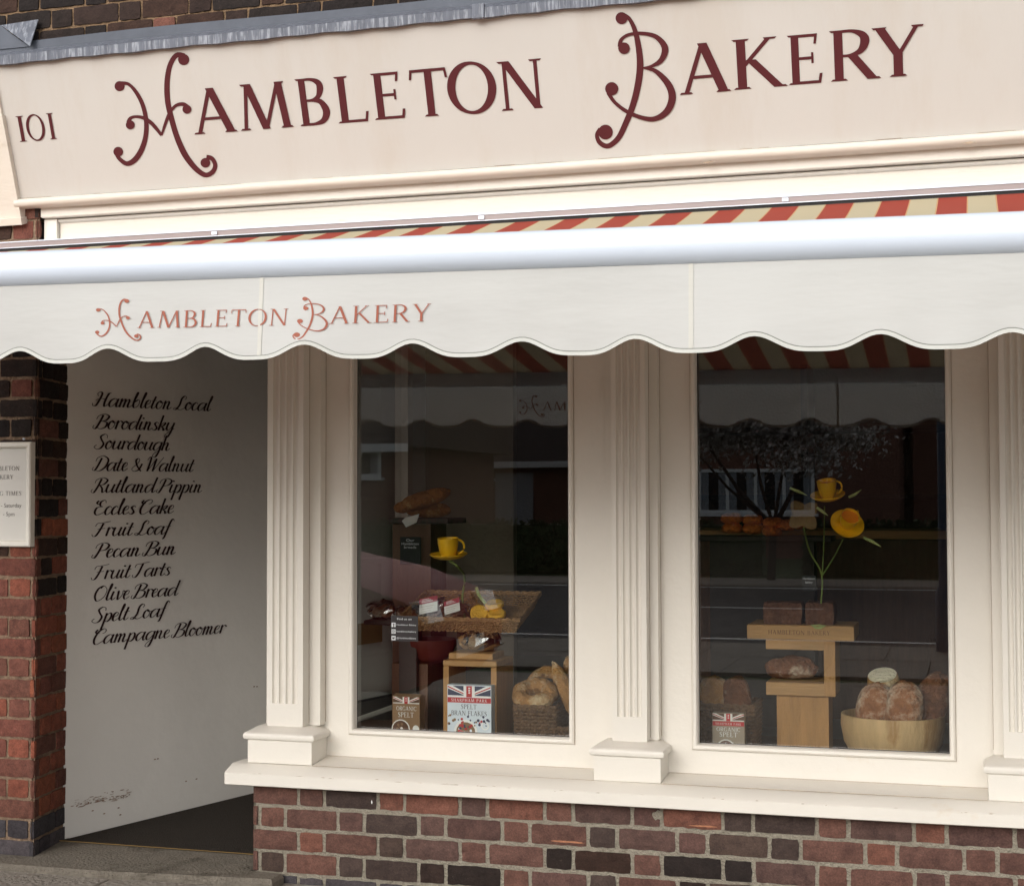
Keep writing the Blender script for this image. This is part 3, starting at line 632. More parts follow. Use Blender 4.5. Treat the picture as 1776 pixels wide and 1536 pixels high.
for i in range(13):
    a = math.pi*(-.5+i/12*1.0); prof.append((-.205-.016*math.cos(a), 2.380+.0155*math.sin(a)))
prof += [(-.1655, 2.3955), (-.1655, 2.3645)]
bd.prof_x(prof, at(26, 350, -.21).x, 1.2, 0, 40, lambda x: Vector((0, .0006*math.sin(x*9), .0007*math.sin(x*5))))
bd.build('bead_moulding', FRIEZE, fs, smooth=True)
ck = MB(); x = -3.48
while x < 1.1:                           # hairline cracks along the joint
    l = g2.uniform(.03, .22)
    if g2.random() < .62:
        h = g2.uniform(.0006, .0016); q = F0+FV*.001+FN*.0015; ck.add([(x, q.y, q.z), (x+l, q.y, q.z), (x+l*.97, q.y, q.z+h), (x+.01, q.y, q.z+h)], [(0, 1, 2, 3)])
    x += l+g2.uniform(.01, .12)
for px, py in ((1680, 248), (1228, 282)):
    q = at(px, py, -.2225); ck.add([q+Vector((-.02, 0, 0)), q+Vector((.0, 0, -.003)), q+Vector((.02, 0, .001)), q+Vector((.004, 0, .005))], [(0, 1, 2, 3)])
ck.build('paint_crack', GRIME, fs)
def fput(t, strokes, fn): put(t, strokes, fn)
def fbox(px_l, px_r, py_base_l, py_base_r): return fp_(px_l, py_base_l), fp_(px_r, py_base_r)
# word 1
z1 = lambda x, y: (x/2.953, y/2.953); z2 = lambda x, y: (600+x/2.953, y/2.953); z3 = lambda x, y: (1176+x/2.953, y/2.953)
def letters(mbx, spec):
    for ch_, a, b, top in spec:          # left base, right base pixel, cap line pixel
        A = fp_(*a); B = fp_(*b); T = fp_(*top); w, st = roman(ch_, wt=1.14); hgt = (T-A).dot(FV)
        base = (A.dot(FV)+B.dot(FV))/2
        put(mbx, st, lambda x, y, o: Vector((A.x+(B.x-A.x)*(x-.01)/(w-.02), 0, 0))+Vector((0, 1, 1))*0+FV*(base+hgt*y)+FN*(F0.dot(FN)+.0012+o))
t = MB()
put(t, H_ST, lambda x, y, o: fp_(*z1(x, y))+FN*(.0012+o))
letters(t, [('A', z1(997, 690), z1(1217, 672), z1(1066, 452)), ('M', z1(1236, 670), z1(1507, 650), z1(1200, 437)), ('B', z1(1540, 648), z1(1700, 635), z1(1505, 408)),
            ('L', z1(1735, 632), z2(127, 622), z1(1700, 395)), ('E', z2(150, 616), z2(316, 602), z2(118, 380)), ('T', z2(348, 603), z2(536, 587), z2(320, 362)),
            ('O', z2(536, 590), z2(780, 570), z2(640, 320)), ('N', z2(792, 568), z2(1030, 553), z2(764, 318))])
t.build('lettering', BURG, fs)
t = MB()
put(t, B_ST, lambda x, y, o: fp_(*z2(x, y))+FN*(.0012+o))
letters(t, [('A', z3(10, 488), z3(271, 465), z3(128, 222)), ('K', z3(287, 463), z3(547, 440), z3(277, 208)), ('E', z3(568, 438), z3(748, 423), z3(548, 186)),
            ('R', z3(783, 420), z3(1025, 400), z3(773, 162)), ('Y', z3(1004, 400), z3(1256, 382), z3(990, 146))])
t.build('lettering', BURG, fs)
t = MB()
for ch_, a, b, top in (('I', (33, 246.5), (50, 245.5), (28, 202)), ('O', (50, 245), (82, 243), (46, 200)), ('I', (86, 242), (101, 240.5), (80, 197))):
    A = fp_(*a); B = fp_(*b); T = fp_(*top); w, st = roman(ch_); hgt = (T-A).dot(FV); thin = .8
    put(t, st, lambda x, y, o: Vector((A.x+(B.x-A.x)*x/w, 0, 0))+FV*(A.dot(FV)+hgt*y)+FN*(F0.dot(FN)+.0012+o))
t.build('lettering', BURG, fs)
# lead flashing on the fascia top
lf = thing('lead_flashing', 'grey lead flashing with white streaks along the top of the fascia', 'flashing', (-1.2, -.36, 2.85))
T0 = F0+FV*FH
d = MB(); n = 120
top = []
for i in range(n+1):
    x = -4.0+(5.2)*i/n; w = .0025*math.sin(i*1.7)+.0015*math.sin(i*.61)
    top.append([(x, T0.y+.004, T0.z-.022+w*.8), (x, T0.y-.016+w*.6, T0.z-.024+w*.8), (x, T0.y-.018+w*.5, T0.z+.006), (x, T0.y-.010, T0.z+.011), (x, WY-.012, T0.z+.085), (x, WY-.011, T0.z+.084)])
d.rings(top, 0, closed=False)
d.build('drip_edge', LEAD, lf, smooth=True)
u = MB(); u.rings([[(x, WY-.013, T0.z+.05), (x, WY-.014+.001*math.sin(x*7), T0.z+.118+.003*math.sin(x*4)), (x, WY-.004, T0.z+.120+.003*math.sin(x*4))] for x in [(-4.0+.1*i) for i in range(53)]], 0, closed=False)
u.build('upstand', LEAD2, lf, smooth=True)
u = MB(); q = [at(a, b, WY-.02) for a, b in ((-30, 49), (66, 34), (51, 81), (3, 45))]; q2 = [at(a, b, WY-.045) for a, b in ((52, 80.5),)]
u.add([q[0], q[3], q2[0], q[1]], [(0, 1, 2, 3)]); qq = [v+Vector((0, .004, 0)) for v in (q[0], q[3], q2[0], q[1])]; u.add(qq, [(3, 2, 1, 0)])
u.build('folded_corner', LEAD, lf)
u = MB(); q = [at(a, b, WY-.018) for a, b in ((-40, 46), (3, 46), (50, 81), (-40, 90))]; u.add(q, [(3, 2, 1, 0)]); u.build('side_apron', LEAD2, lf)
# join cover on the drip
q = fp_(832, 12); u = MB(); u.box(q.x-.02, q.x+.02, T0.y-.024, T0.y-.012, T0.z-.03, T0.z+.02, 0, .003); u.build('join_clip', LEAD, lf)
# console bracket at the left end
cb = thing('console_bracket', 'cream painted console bracket at the left end of the fascia', 'bracket', (-3.65, -.2, 2.2))
def slab(xa, xb, v0, v1, n0, n1, mi=0):
    m = MB(); vs = []
    for xx in (xa, xb):
        for vv, nn in ((v0, n0), (v1, n0), (v1, n1), (v0, n1)): vs.append(Vector((xx, 0, 0))+Vector((0, F0.y, F0.z))+FV*vv+FN*nn)
    m.add(vs, [(0, 1, 2, 3), (7, 6, 5, 4), (0, 4, 5, 1), (1, 5, 6, 2), (2, 6, 7, 3), (3, 7, 4, 0)], mi); return m
e1 = at(35, 393, -.21); e0 = at(22, 330, -.22)
slab(-3.95, e1.x-.012, -.085, .5, -.05, .012).build('body', FRIEZE, cb)
slab(-3.97, e1.x, -.09, -.066, -.05, .03).build('foot_moulding', FRIEZE, cb)
slab(e1.x-.03, e1.x-.006, -.066, .3, -.04, .02).build('edge_strip', FRIEZE, cb)

# ================================================================ TIMBER SHOPFRONT
sf = thing('shopfront', 'cream painted timber shopfront framing with frieze and flat panels', 'shopfront', (-1.1, 0, .4))
XR = 1.2
FRX = -3.252; CD, CZ = -.075, -.0145
fz = MB(); fz.box(FRX+.055, XR, -.125, .02, 2.16, 2.33, 0); fz.build('frieze', FRIEZE, sf)
fz = MB(); fz.box(FRX, XR, -.165, -.126, 2.3305, 2.385, 0, .003); fz.box(FRX, FRX+.052, -.143, .02, 2.16, 2.3295, 0, .003)
fz.prof_x([(-.1255, 2.3285), (-.137, 2.327), (-.141, 2.322), (-.137, 2.317), (-.1255, 2.315)], FRX+.056, XR); fz.build('frieze_frame', CREAM, sf, smooth=True)
P1 = (-2.0960, -1.3100); P2 = (-.8895, -.0905); PB, PT = .502, 2.06
pn = MB()
for xa, xb in ((-2.24, P1[0]-.012), (P1[1]+.012, -1.09), (-1.09, P2[0]-.012), (P2[1]+.012, .1)):
    pn.box(xa, xb, 0, .06, .40, 2.158, 0)
for (a, b) in (P1, P2):
    pn.box(a-.012, b+.012, 0, .06, .40, PB-.012, 0); pn.box(a-.012, b+.012, 0, .06, PT+.012, 2.158, 0)
pn.box(.1, XR, 0, .06, .40, 2.158, 0)
pn.build('panel', CREAM, sf)
hd = MB(); hd.box(-3.29, -2.24, 0.0, .06, 2.05, 2.158); hd.box(-2.40, -2.245, 0, .1, .40, 2.05); hd.build('door_head', CREAM, sf)

def window(name, xa, xb, label):
    w = thing(name, label, 'window', ((xa+xb)/2, 0, PB), 'shop windows')
    b = MB(); s = .012                   # quarter bead with mitred corners
    pr = [(-.012, .000), (-.012, -.006), (-.006, -.011), (.002, -.010), (.006, -.002), (.006, .034), (-.012, .034)]
    rs = []
    for (cx, cz, sx, sz) in ((xa, PB, 1, 1), (xb, PB, -1, 1), (xb, PT, -1, -1), (xa, PT, 1, -1)):
        rs.append([(cx+sx*o, y-.002, cz+sz*o) for o, y in pr])
    rs.append(rs[0]); b.rings(rs, 0); b.build('bead', CREAM, w)
    gr = MB()                            # dark gap round the bead and putty line at the glass
    o, y = -.0128, -.0008
    for (x0, x1, z0, z1) in ((xa+o-.0012, xb-o+.0012, PB+o-.0012, PB+o), (xa+o-.0012, xa+o, PB+o, PT), (xb-o, xb-o+.0012, PB+o, PT)):
        gr.add([(x0, y, z0), (x1, y, z0), (x1, y, z1), (x0, y, z1)], [(0, 1, 2, 3)])
    gr.build('grime_line', GRIME, w)
    g = MB(); g.add([(xa-.002, GLASS_Y, PB-.002), (xb+.002, GLASS_Y, PB-.002), (xb+.002, GLASS_Y, PT+.002), (xa-.002, GLASS_Y, PT+.002)], [(0, 1, 2, 3)])
    g.build('pane', PANE, w)
    sp = MB(); e = .005
    for (x0, x1, z0, z1) in ((xa+.003, xb-.003, PB+.003, PB+.003+e), (xa+.003, xa+.003+e, PB+.008, PT), (xb-.003-e, xb-.003, PB+.008, PT)):
        sp.add([(x0, GLASS_Y-.002, z0), (x1, GLASS_Y-.002, z0), (x1, GLASS_Y-.002, z1), (x0, GLASS_Y-.002, z1)], [(0, 1, 2, 3)])
    sp.build('putty_line', BLACK, w)
    return w
window('shop_window', P1[0], P1[1], 'tall shop window nearest the doorway, breads, a basket and one yellow cup behind it')
window('shop_window', P2[0], P2[1], 'tall shop window with two yellow cups on stems and a bowl of loaves behind it')

def pilaster(px0, px1, sx0, sx1, bx0, bx1, label):
    c = (px0+px1)/2
    t = thing('pilaster', label, 'pilaster', (c, FY, .397), 'fluted pilasters of the shopfront')
    b = MB(); b.box(bx0, bx1, -.046, .0, .521, 2.158, 0, .002); b.build('back_board', CREAM, t)
    s = MB(); yf = -.098; z0, z1 = .522, 2.158; fz0 = .60
    nf = 4; w = sx1-sx0; m = .12*w; fw = (w-2*m)/(nf)
    xs = [sx0]; s.box(sx0, sx1, yf+.012, -.0465, z0, z1, 0)
    # front skin: plain foot and head, fluted middle
    s.box(sx0, sx1, yf, yf+.0115, z0, fz0, 0)
    out = [(sx0, yf)]
    for k in range(nf):
        a = sx0+m+k*fw; fl = fw*.78; a += (fw-fl)/2
        out += [(a, yf)]
        for j_ in range(1, 8):
            th = math.pi*j_/8; out.append((a+fl/2-fl/2*math.cos(th), yf+.0105*math.sin(th)))
        out += [(a+fl, yf)]
    out += [(sx1, yf), (sx1, yf+.0115), (sx0, yf+.0115)]
    s.rings([[(x, y, fz0) for x, y in out], [(x, y, z1) for x, y in out]], 0, cap=True)
    s.build('shaft', CREAM, t, smooth=True)
    gl = MB(); gl.box(bx1-.0002, bx1+.0012, -.0012, -.0003, .53, 2.15); gl.box(bx0-.0012, bx0+.0002, -.0012, -.0003, .53, 2.15)
    gl.box(sx1-.0002, sx1+.0012, -.0475, -.0466, .53, 2.15); gl.build('grime_line', GRIME, t)
    q = MB(); q.box(px0, px1, FY, .0-.001, .3975, .478, 0, .002); q.build('plinth', CREAM, t)
    cp = MB(); rs = []                   # rounded base moulding that follows front and sides
    for e, z in ((.004, .4785), (.010, .481), (.0125, .488), (.012, .496), (.008, .502), (.002, .505), (-.012, .513), (-.026, .5215), (-.04, .5216)):
        rs.append([(px0-e, -.001, z), (px0-e, FY-e, z), (px1+e, FY-e, z), (px1+e, -.001, z)])
    cp.rings(rs, 0, cap=True); cp.build('base_moulding', CREAM, t, smooth=True)
    ca = MB(); ca.box(px0, px1, FY, -.001, 2.06, 2.157, 0, .004); ca.build('capital', CREAM, t)
pilaster(-2.432, -2.192, -2.374, -2.240, -2.402, -2.198, 'cream fluted pilaster beside the doorway')
pilaster(-1.2006, -.982, -1.146, -1.032, -1.176, -1.004, 'cream fluted pilaster standing between the two windows')
pilaster(.0162, .236, .062, .178, .034, .208, 'cream fluted pilaster right of the window with two cups, cut off by the frame')
# sill
ws = thing('window_sill', 'long white painted timber sill running under the windows and pilasters', 'sill', (-.8, -.15, .33))
s = MB(); s.prof_x([(-.138, .3965), (-.145, .3945), (-.195, .376), (-.2, .371), (-.2, .3345), (-.194, .3315), (-.05, .3315), (-.05, .3965)], -2.484, XR, 0, 50, lambda x: Vector((0, .0007*math.sin(x*6), .0008*math.sin(x*3.3))))
s.build('lower_board', CREAM, ws, smooth=True)
s = MB(); s.prof_x([(FY+.001, .3968), (FY+.001, .3985), (-.0005, .411), (-.0005, .3968)], -2.19, -1.2012); s.prof_x([(FY+.001, .3968), (FY+.001, .3985), (-.0005, .411), (-.0005, .3968)], -.9815, .0157)
s.build('upper_board', CREAM, ws)
s = MB()
for i in range(34):                      # chips and cracks along the nose
    x = g2.uniform(-2.4, .2); z = .3735+g2.gauss(0, .0012); w = abs(g2.gauss(0, .009))+.002; h = g2.uniform(.0003, .0009)
    s.add([(x-w, -.2012, z-h), (x+w*.3, -.2012, z-h*1.3), (x+w, -.2012, z), (x, -.2012, z+h)], [(0, 1, 2, 3)])
for xa, xb in ((-2.19, -1.2012), (-.9815, .0157)):
    s.add([(xa, -.1302, .3966), (xb, -.1302, .3966), (xb, -.1302, .3984), (xa, -.1302, .3984)], [(0, 1, 2, 3)])
    s.add([(xa, -.0014, .4108), (xb, -.0014, .4108), (xb, -.0012, .4124), (xa, -.0012, .4124)], [(0, 1, 2, 3)])
s.build('paint_chip', GRIME, ws)

# ================================================================ AWNING
AW = thing('awning', 'extended shop awning, red and cream stripes with white front bar and scalloped valance', 'awning', (-1.2, -.1, 2.25))
XA, XB = -3.9, .95
def cbox(m, x0, x1, y0, y1, z0, z1, b=0): m.box(x0, x1, y0+CD, y1+CD, z0+CZ, z1+CZ, 0, b)
c = MB(); cbox(c, XA, XB, -.125, -.0505, 2.2365, 2.2545); c.build('cassette_cover', TAUPE, AW)
c = MB(); cbox(c, XA, XB, -.128, -.126, 2.254, 2.2575); cbox(c, XA, XB, -.129, -.1255, 2.2335, 2.236); cbox(c, XA, XB, -.1255, -.051, 2.2546, 2.2572); c.build('cassette_rim', WHITEM, AW)
c = MB(); cbox(c, XA, XB, -.122, -.0505, 2.212, 2.2335); c.build('roller_slot', BLACK, AW)
for px, py in ((372, 404), (835, 379), (1362, 347)):
    q = at(px, py, -.128+CD); c = MB(); cbox(c, q.x-.01, q.x+.01, -.1315, -.1282, 2.2385, 2.2505, .001); c.build('clip', WHITEM, AW)
SLP = -.0146
tilt = lambda x: Vector((0, 0, SLP*(x+1.1)))
fb = MB(); nx, ny = 60, 24; YB0, ZB0, YB1, ZB1 = -1.72, 1.868, -.203, 2.208
for k in range(ny+1):
    t_ = k/ny
    for i in range(nx+1):
        x = XA+.05+(XB-XA-.1)*i/nx; y = YB0+(YB1-YB0)*t_; z = ZB0+(ZB1-ZB0)*t_-.040*4*t_*(1-t_)+SLP*(x+1.1)*(1-t_)
        fb.v.append(Vector((x, y, z)))
for k in range(ny):
    for i in range(nx): a = k*(nx+1)+i; fb.f.append((a, a+1, a+nx+2, a+nx+1)); fb.m.append(0)
fb.build('cloth', STRIPE, AW, smooth=True)
bp_ = []                                 # rounded front bar
for i in range(15):
    a = math.pi*(.62-i/14*1.18); bp_.append((-1.735-.048*math.cos(a)*1.0, 1.854+.0445*math.sin(a)))
bp_ += [(-1.735, 1.8100), (-1.70, 1.8100), (-1.69, 1.83), (-1.69, 1.88), (-1.705, 1.8965)]
fbm = MB(); fbm.prof_x(bp_, XA, XB, 0, 30, tilt); fbm.build('front_bar', WHITEM, AW, smooth=True)
for x in (-3.1, .35):                    # folding arms
    s_ = 1 if x < -1 else -1
    A_ = Vector((x, -.12, 2.12)); E_ = Vector((x+.5*s_, -.86, 1.99)); B_ = Vector((x+.05*s_, -1.68, 1.84+SLP*(x+1.1)))
    m = MB(); m.tube([A_, E_], .022, 10); m.tube([E_, B_], .018, 10); m.build('folding_arm', WHITEM, AW, smooth=True)
VY = -1.752
PER, XT0, AMP = .2575, -.833, .0165
def vz(x): return 1.630+SLP*(x+.8)-AMP*math.cos(2*math.pi*(x-XT0)/PER)+.004*math.cos(4*math.pi*(x-XT0)/PER)
def vy(x, s): return VY+(.009*math.sin(x*5.1+.5)+.004*math.sin(x*13))*s+.0028*s*s*math.sin(x*31+2*math.sin(x*7))+.003*s*math.sin(2*math.pi*(x-XT0)/PER*.5)
v = MB(); nx, nz = 420, 12
for k in range(nz+1):
    for i in range(nx+1):
        x = XA+.05+(XB-XA-.1)*i/nx; s_ = k/nz; zt = 1.812+SLP*(x+1.1); zb = vz(x)
        v.v.append(Vector((x, vy(x, s_), zt+(zb-zt)*s_)))
for k in range(nz):
    for i in range(nx): a = k*(nx+1)+i; v.f.append((a+1, a, a+nx+1, a+nx+2)); v.m.append(0)
val = v.build('valance', VALC, AW, smooth=True)
e = MB(); e2 = MB()
for i in range(nx):
    xs = [XA+.05+(XB-XA-.1)*(i+d_)/nx for d_ in (0, 1)]
    nrm = []
    for x in xs:
        h = .001; dz = (vz(x+h)-vz(x-h))/(2*h); l = math.hypot(1, dz); nrm.append(Vector((-dz/l, 0, 1/l)))
    P_ = [Vector((x, vy(x, 1), vz(x))) for x in xs]
    for sg in (-1, 1):
        f0 = Vector((0, sg*.0022, 0))
        e.add([P_[0]-nrm[0]*.002+f0, P_[1]-nrm[1]*.002+f0, P_[1]+nrm[1]*.0062+f0, P_[0]+nrm[0]*.0062+f0], [(0, 1, 2, 3) if sg < 0 else (3, 2, 1, 0)])
        f0 = Vector((0, sg*.0016, 0))
        e2.add([P_[0]+nrm[0]*.0062+f0, P_[1]+nrm[1]*.0062+f0, P_[1]+nrm[1]*.0082+f0, P_[0]+nrm[0]*.0082+f0], [(0, 1, 2, 3) if sg < 0 else (3, 2, 1, 0)])
    q = [P_[0]-nrm[0]*.002, P_[1]-nrm[1]*.002]; w_ = Vector((0, .0022, 0)); e.add([q[0]-w_, q[1]-w_, q[1]+w_, q[0]+w_], [(3, 2, 1, 0)])
e.build('edge_binding', PIPING, val, smooth=True); e2.build('stitch_groove', PIPEG, val)
SEAM = cloth_mat('valance seam', sr(216, 214, 206), .25)
for xs_ in (-3.25, -1.59, -.582+.0, .55):
    sm = MB()
    for k in range(nz):
        zt = 1.812+SLP*(xs_+1.1); zb = vz(xs_)+.008; z0, z1 = zt+(zb-zt)*k/nz, zt+(zb-zt)*(k+1)/nz
        for sg in (-1, 1):
            sm.add([(xs_-.005, vy(xs_, k/nz)+sg*.0018, z0), (xs_+.005, vy(xs_, k/nz)+sg*.0018, z0), (xs_+.005, vy(xs_, (k+1)/nz)+sg*.0018, z1), (xs_-.005, vy(xs_, (k+1)/nz)+sg*.0018, z1)], [(0, 1, 2, 3)])
    sm.build('seam', SEAM, val)
# printed name, shows through the cloth on both faces
t = MB()
vp_ = lambda px, py: at(px, py, VY)
def slim(S, k=.72): return [[[(lambda c: (c[0]+(p[0]-c[0])*k, c[1]+(p[1]-c[1])*k))((((q[0][0]+q[1][0])/2, (q[0][1]+q[1][1])/2)) if i_ < 2 else ((q[2][0]+q[3][0])/2, (q[2][1]+q[3][1])/2)) if len(q) == 4 else p for i_, p in enumerate(q)] for q in st] for st in S]
def vput(strokes, fn):
    for sg in (-1, 1):
        put(t, strokes, lambda x, y, o: (lambda q: Vector((q.x, vy(q.x, max(0, min(1, (1.812-q.z)/.19)))+sg*(.0022+o), q.z)))(fn(x, y)), step=.00008, base=.0003)
def map_px(fr, to):                      # two-corner map from the traced capitals to the valance print
    (x0, y0, x1, y1), (u0, v0, u1, v1) = fr, to
    return lambda x, y: vp_(u0+(x-x0)/(x1-x0)*(u1-u0), v0+(y-y0)/(y1-y0)*(v1-v0))
thin = lambda S: S
vput(slim(H_ST), map_px((583, 270, 1117, 912), (167, 518, 247, 592)))
vput(slim(B_ST), map_px((1272, 60, 1690, 765), (510, 515, 571, 591)))
for word, xa, xb, yb0, yb1, yt in (('AMBLETON', 238, 503, 569, 565, 540), ('AKERY', 571, 746, 562, 556.5, 532)):
    w, st = roman(word, .1, .8); hpx = yb0-yt
    vput(st, lambda x, y: vp_(xa+(xb-xa)*(x/w)+y*2.0, yb0+(yb1-yb0)*x/w-y*hpx))
t.build('lettering', TERRA, val)

# ================================================================ NOTICE BOARD ON THE PILLAR
nb = thing('notice_board', 'white framed opening times board fixed to the brick pillar', 'sign', (-3.5, WY, 1.1))
a = at(53, 766, WY-.03); b_ = at(50, 948, WY-.03); NX1 = a.x; NZ1 = a.z; NZ0 = b_.z; NX0 = NX1-.36
m = MB(); f = .022
rs = []
for (cx, cz, sx, sz) in ((NX0, NZ0, 1, 1), (NX1, NZ0, -1, 1), (NX1, NZ1, -1, -1), (NX0, NZ1, 1, -1)):
    rs.append([(cx+sx*o, WY+y, cz+sz*o) for o, y in ((0, 0), (0, -.026), (.004, -.03), (f-.008, -.03), (f-.003, -.026), (f, -.012), (f, 0))])
rs.append(rs[0]); m.rings(rs, 0); m.build('frame', mat('board frame white', sr(226, 222, 212), .5, .04, 6, .02), nb)
m = MB(); m.box(NX0+f-.002, NX1-f+.002, WY-.011, WY-.002, NZ0+f-.002, NZ1-f+.002); m.build('face', mat('board face', sr(206, 203, 196), .5, .02, 4, 0), nb)
GREYP = mat('grey lettering', sr(92, 86, 82), .7, .05, 8, 0)
m = MB(); cxm = (NX0+NX1)/2
def btext(text, xr_px, y_px, hpx, roman_=True):
    q = at(xr_px, y_px, WY-.012); h = hpx/545.
    if roman_:
        w, st = roman(text, .12); w_m = w*h
        put(m, st, lambda x, y, o: Vector((q.x-w_m+x*h, WY-.0116-o, q.z+y*h)), step=.00005, base=.0002)
    else:
        vs, fs = plain(text, h*1.35); r = max(p.x for p in vs)
        m.add([Vector((q.x-r+p.x, WY-.0118, q.z+p.y)) for p in vs], fs)
btext('HAMBLETON', 34, 815.5, 8.5); btext('BAKERY', 23, 830.5, 8.5); btext('OPENING TIMES', 37, 859, 8.5)
btext('Monday - Saturday', 37, 879.5, 8.5, False); btext('- 5pm', 25, 894.5, 8.5, False)
m.build('lettering', GREYP, nb)
m = MB(); q = at(41, 761, WY-.01); m.lathe((q.x, WY-.008, q.z), [(0, .004), (.004, .003), (.005, 0), (.004, -.003), (0, -.004)], 12); m.build('screw', WHITEM, nb)

# ================================================================ SHOP INTERIOR
sr_ = thing('shop_room', 'dim brown shop interior seen through the windows', 'room', (-.8, 2, 0))
FLZ = .30
m = MB(); m.box(RX+.002, 1.3, 4.6, 4.7, FLZ, 2.5); m.box(1.2, 1.3, .06, 4.6, FLZ, 2.5); m.box(-4.6, RX+.0, 4.6, 4.7, FLZ, 2.5); m.box(-4.7, -4.6, 1.46, 4.7, FLZ, 2.5)
m.build('wall', SHOPWALL, sr_)
m = MB(); m.box(-4.6, 1.2, 1.36, 4.6, FLZ-.1, FLZ); m.box(RX+.03, 1.2, .26, 1.36, FLZ-.1, FLZ); m.build('floor', SHOPFLOOR, sr_)
m = MB(); m.box(-4.6, 1.3, .06, 4.7, 2.36, 2.42); m.build('ceiling', SHOPCEIL, sr_)
dk = MB(); dk.box(RX+.04, 1.15, .065, .78, .40, .425, 0, .003); dk.build('display_deck', DKWOOD, label='dark wooden display deck behind the shop windows', cat='deck')
# glazed porch side: slim posts
gp = thing('porch_screen', 'glazed side screen of the porch with cream posts behind the left window', 'screen', (RX, .7, .3))
m = MB()
for y in (.68, 1.32): m.box(RX-.03, RX+.03, y-.03, y+.03, .42, 2.3, 0, .003)
m.box(RX-.03, RX+.03, .1, 1.29, 2.22, 2.3); m.box(RX-.03, RX+.03, .1, 1.29, .34, .42)
m.build('frame', CREAM, gp)
m = MB(); m.add([(RX, .1, .42), (RX, 1.29, .42), (RX, 1.29, 2.22), (RX, .1, 2.22)], [(0, 1, 2, 3)]); m.build('pane', glass_mat('screen glass', (.9, .92, .9, 1), 1.5), gp)
m = MB(); m.box(-2.8, -2.3, 2.62, 2.68, FLZ, 2.36); m.build('partition_board', mat('partition paint', sr(150, 136, 118), .7, .05, 4, 0), sr_)
# white door, swung inwards
sd = thing('shop_door', 'white panelled shop door with brass letter plate inside the porch', 'door', (-2.5, 1.3, .1))
DD = Vector((math.sin(R(11.5)), math.cos(R(11.5)), 0)); DN = Vector((DD.y, -DD.x, 0)); D0 = Vector((-2.60, .90, 0))
def dbox(m, u0, u1, z0, z1, n0, n1):
    vs = [D0+DD*u+DN*n_+Vector((0, 0, z)) for u in (u0, u1) for n_ in (n0, n1) for z in (z0, z1)]
    m.add(vs, [(0, 1, 3, 2), (4, 6, 7, 5), (0, 4, 5, 1), (2, 3, 7, 6), (0, 2, 6, 4), (1, 5, 7, 3)])
m = MB(); dbox(m, 0, .80, .10, 2.2, -.04, 0); m.build('leaf', DOORW, sd)
m = MB(); dbox(m, .06, .74, .47, .655, .0005, .007); m.build('panel_frame', DOORW, sd)
m = MB(); dbox(m, .10, .70, .495, .63, .0075, .014); m.build('raised_panel', DOORW, sd)
m = MB(); dbox(m, .22, .42, .685, .775, .001, .012); m.build('letter_plate', BRASS, sd)
m = MB(); dbox(m, .0, .80, .10, .44, .001, .006); m.build('kick_plate', SHOPFLOOR, sd)
m = MB(); dbox(m, .0, .80, .441, .449, .001, .012); m.build('weather_strip', BLACK, sd)
# counter and back shelves
ct = thing('shop_counter', 'dark wooden counter deep inside the shop', 'counter', (-.3, 2.2, FLZ))
m = MB(); m.box(-1.5, .9, 2.2, 2.7, FLZ, 1.12, 0, .004); m.build('body', DKWOOD, ct)
m = MB(); m.box(-1.55, .95, 2.15, 2.75, 1.121, 1.16, 0, .004); m.build('worktop', OAKH, ct)
br = thing('bread_rack', 'dark shelving unit on the back wall of the shop', 'shelving', (-.6, 4.3, FLZ))
for x in (-2.0, -1.0, 0, .9): m = MB(); m.box(x, x+.04, 4.2, 4.59, FLZ, 2.1); m.build('upright', SHELF, br)
for z in (.5, .9, 1.3, 1.7): m = MB(); m.box(-1.96, .9, 4.2, 4.59, z, z+.03); m.build('shelf', SHELF, br)

# ---------------------------------------------------------------- loaves
def loaf_mesh(c, rx, ry, rz, axis=(1, 0, 0), up=(0, 0, 1), e=1.0, seed=0, bumpy=.06, slash=0, nu=28, nv=16, flat=.35):
    m = MB(); g = random.Random(seed); ax = Vector(axis).normalized(); az = Vector(up); az = (az-ax*az.dot(ax)).normalized(); ay = az.cross(ax)
    ph = [g.uniform(0, 6.28) for _ in range(8)]; c = Vector(c); rs = []
    pw_ = lambda t_, k: math.copysign(abs(t_)**k, t_)
    for i in range(nv+1):
        th = math.pi*i/nv; ring = []
        for j in range(nu):
            f = 2*math.pi*j/nu
            x = pw_(math.cos(th), e)*rx; s_ = max(.001, pw_(math.sin(th), .8)); y = s_*math.cos(f)*ry; z = s_*math.sin(f)*rz
            w = 1+bumpy*(math.sin(2*th*2+ph[0]+f)*.5+math.sin(3*f+ph[1]+th*3)*.4+math.sin(7*th+ph[2])*.25+math.sin(5*f+9*th+ph[3])*.3)
            if slash and z > 0: w -= .12*max(0, math.sin(slash*th*2+1.2*math.cos(f)))**6
            if z < 0: z *= (1-flat)
            ring.append(c+ax*x*w+ay*y*w+az*z*w)
        rs.append(ring)
    m.rings(rs, 0, cap=True); return m
def loaf(name, label, mt, c, rx, ry, rz, group=None, cat='bread', **k):
    return loaf_mesh(c, rx, ry, rz, **k).build(name, mt, smooth=True, label=label, cat=cat, group=group)
DZ = .4255
# ================================================================ LEFT WINDOW GOODS
Y0 = .34
def bx(px0, px1, py0, py1, Y):           # measured front face: x0, x1, z0, z1
    a = at(px0, py1, Y); b = at(px1, py0, Y); return a.x, b.x, a.z, b.z
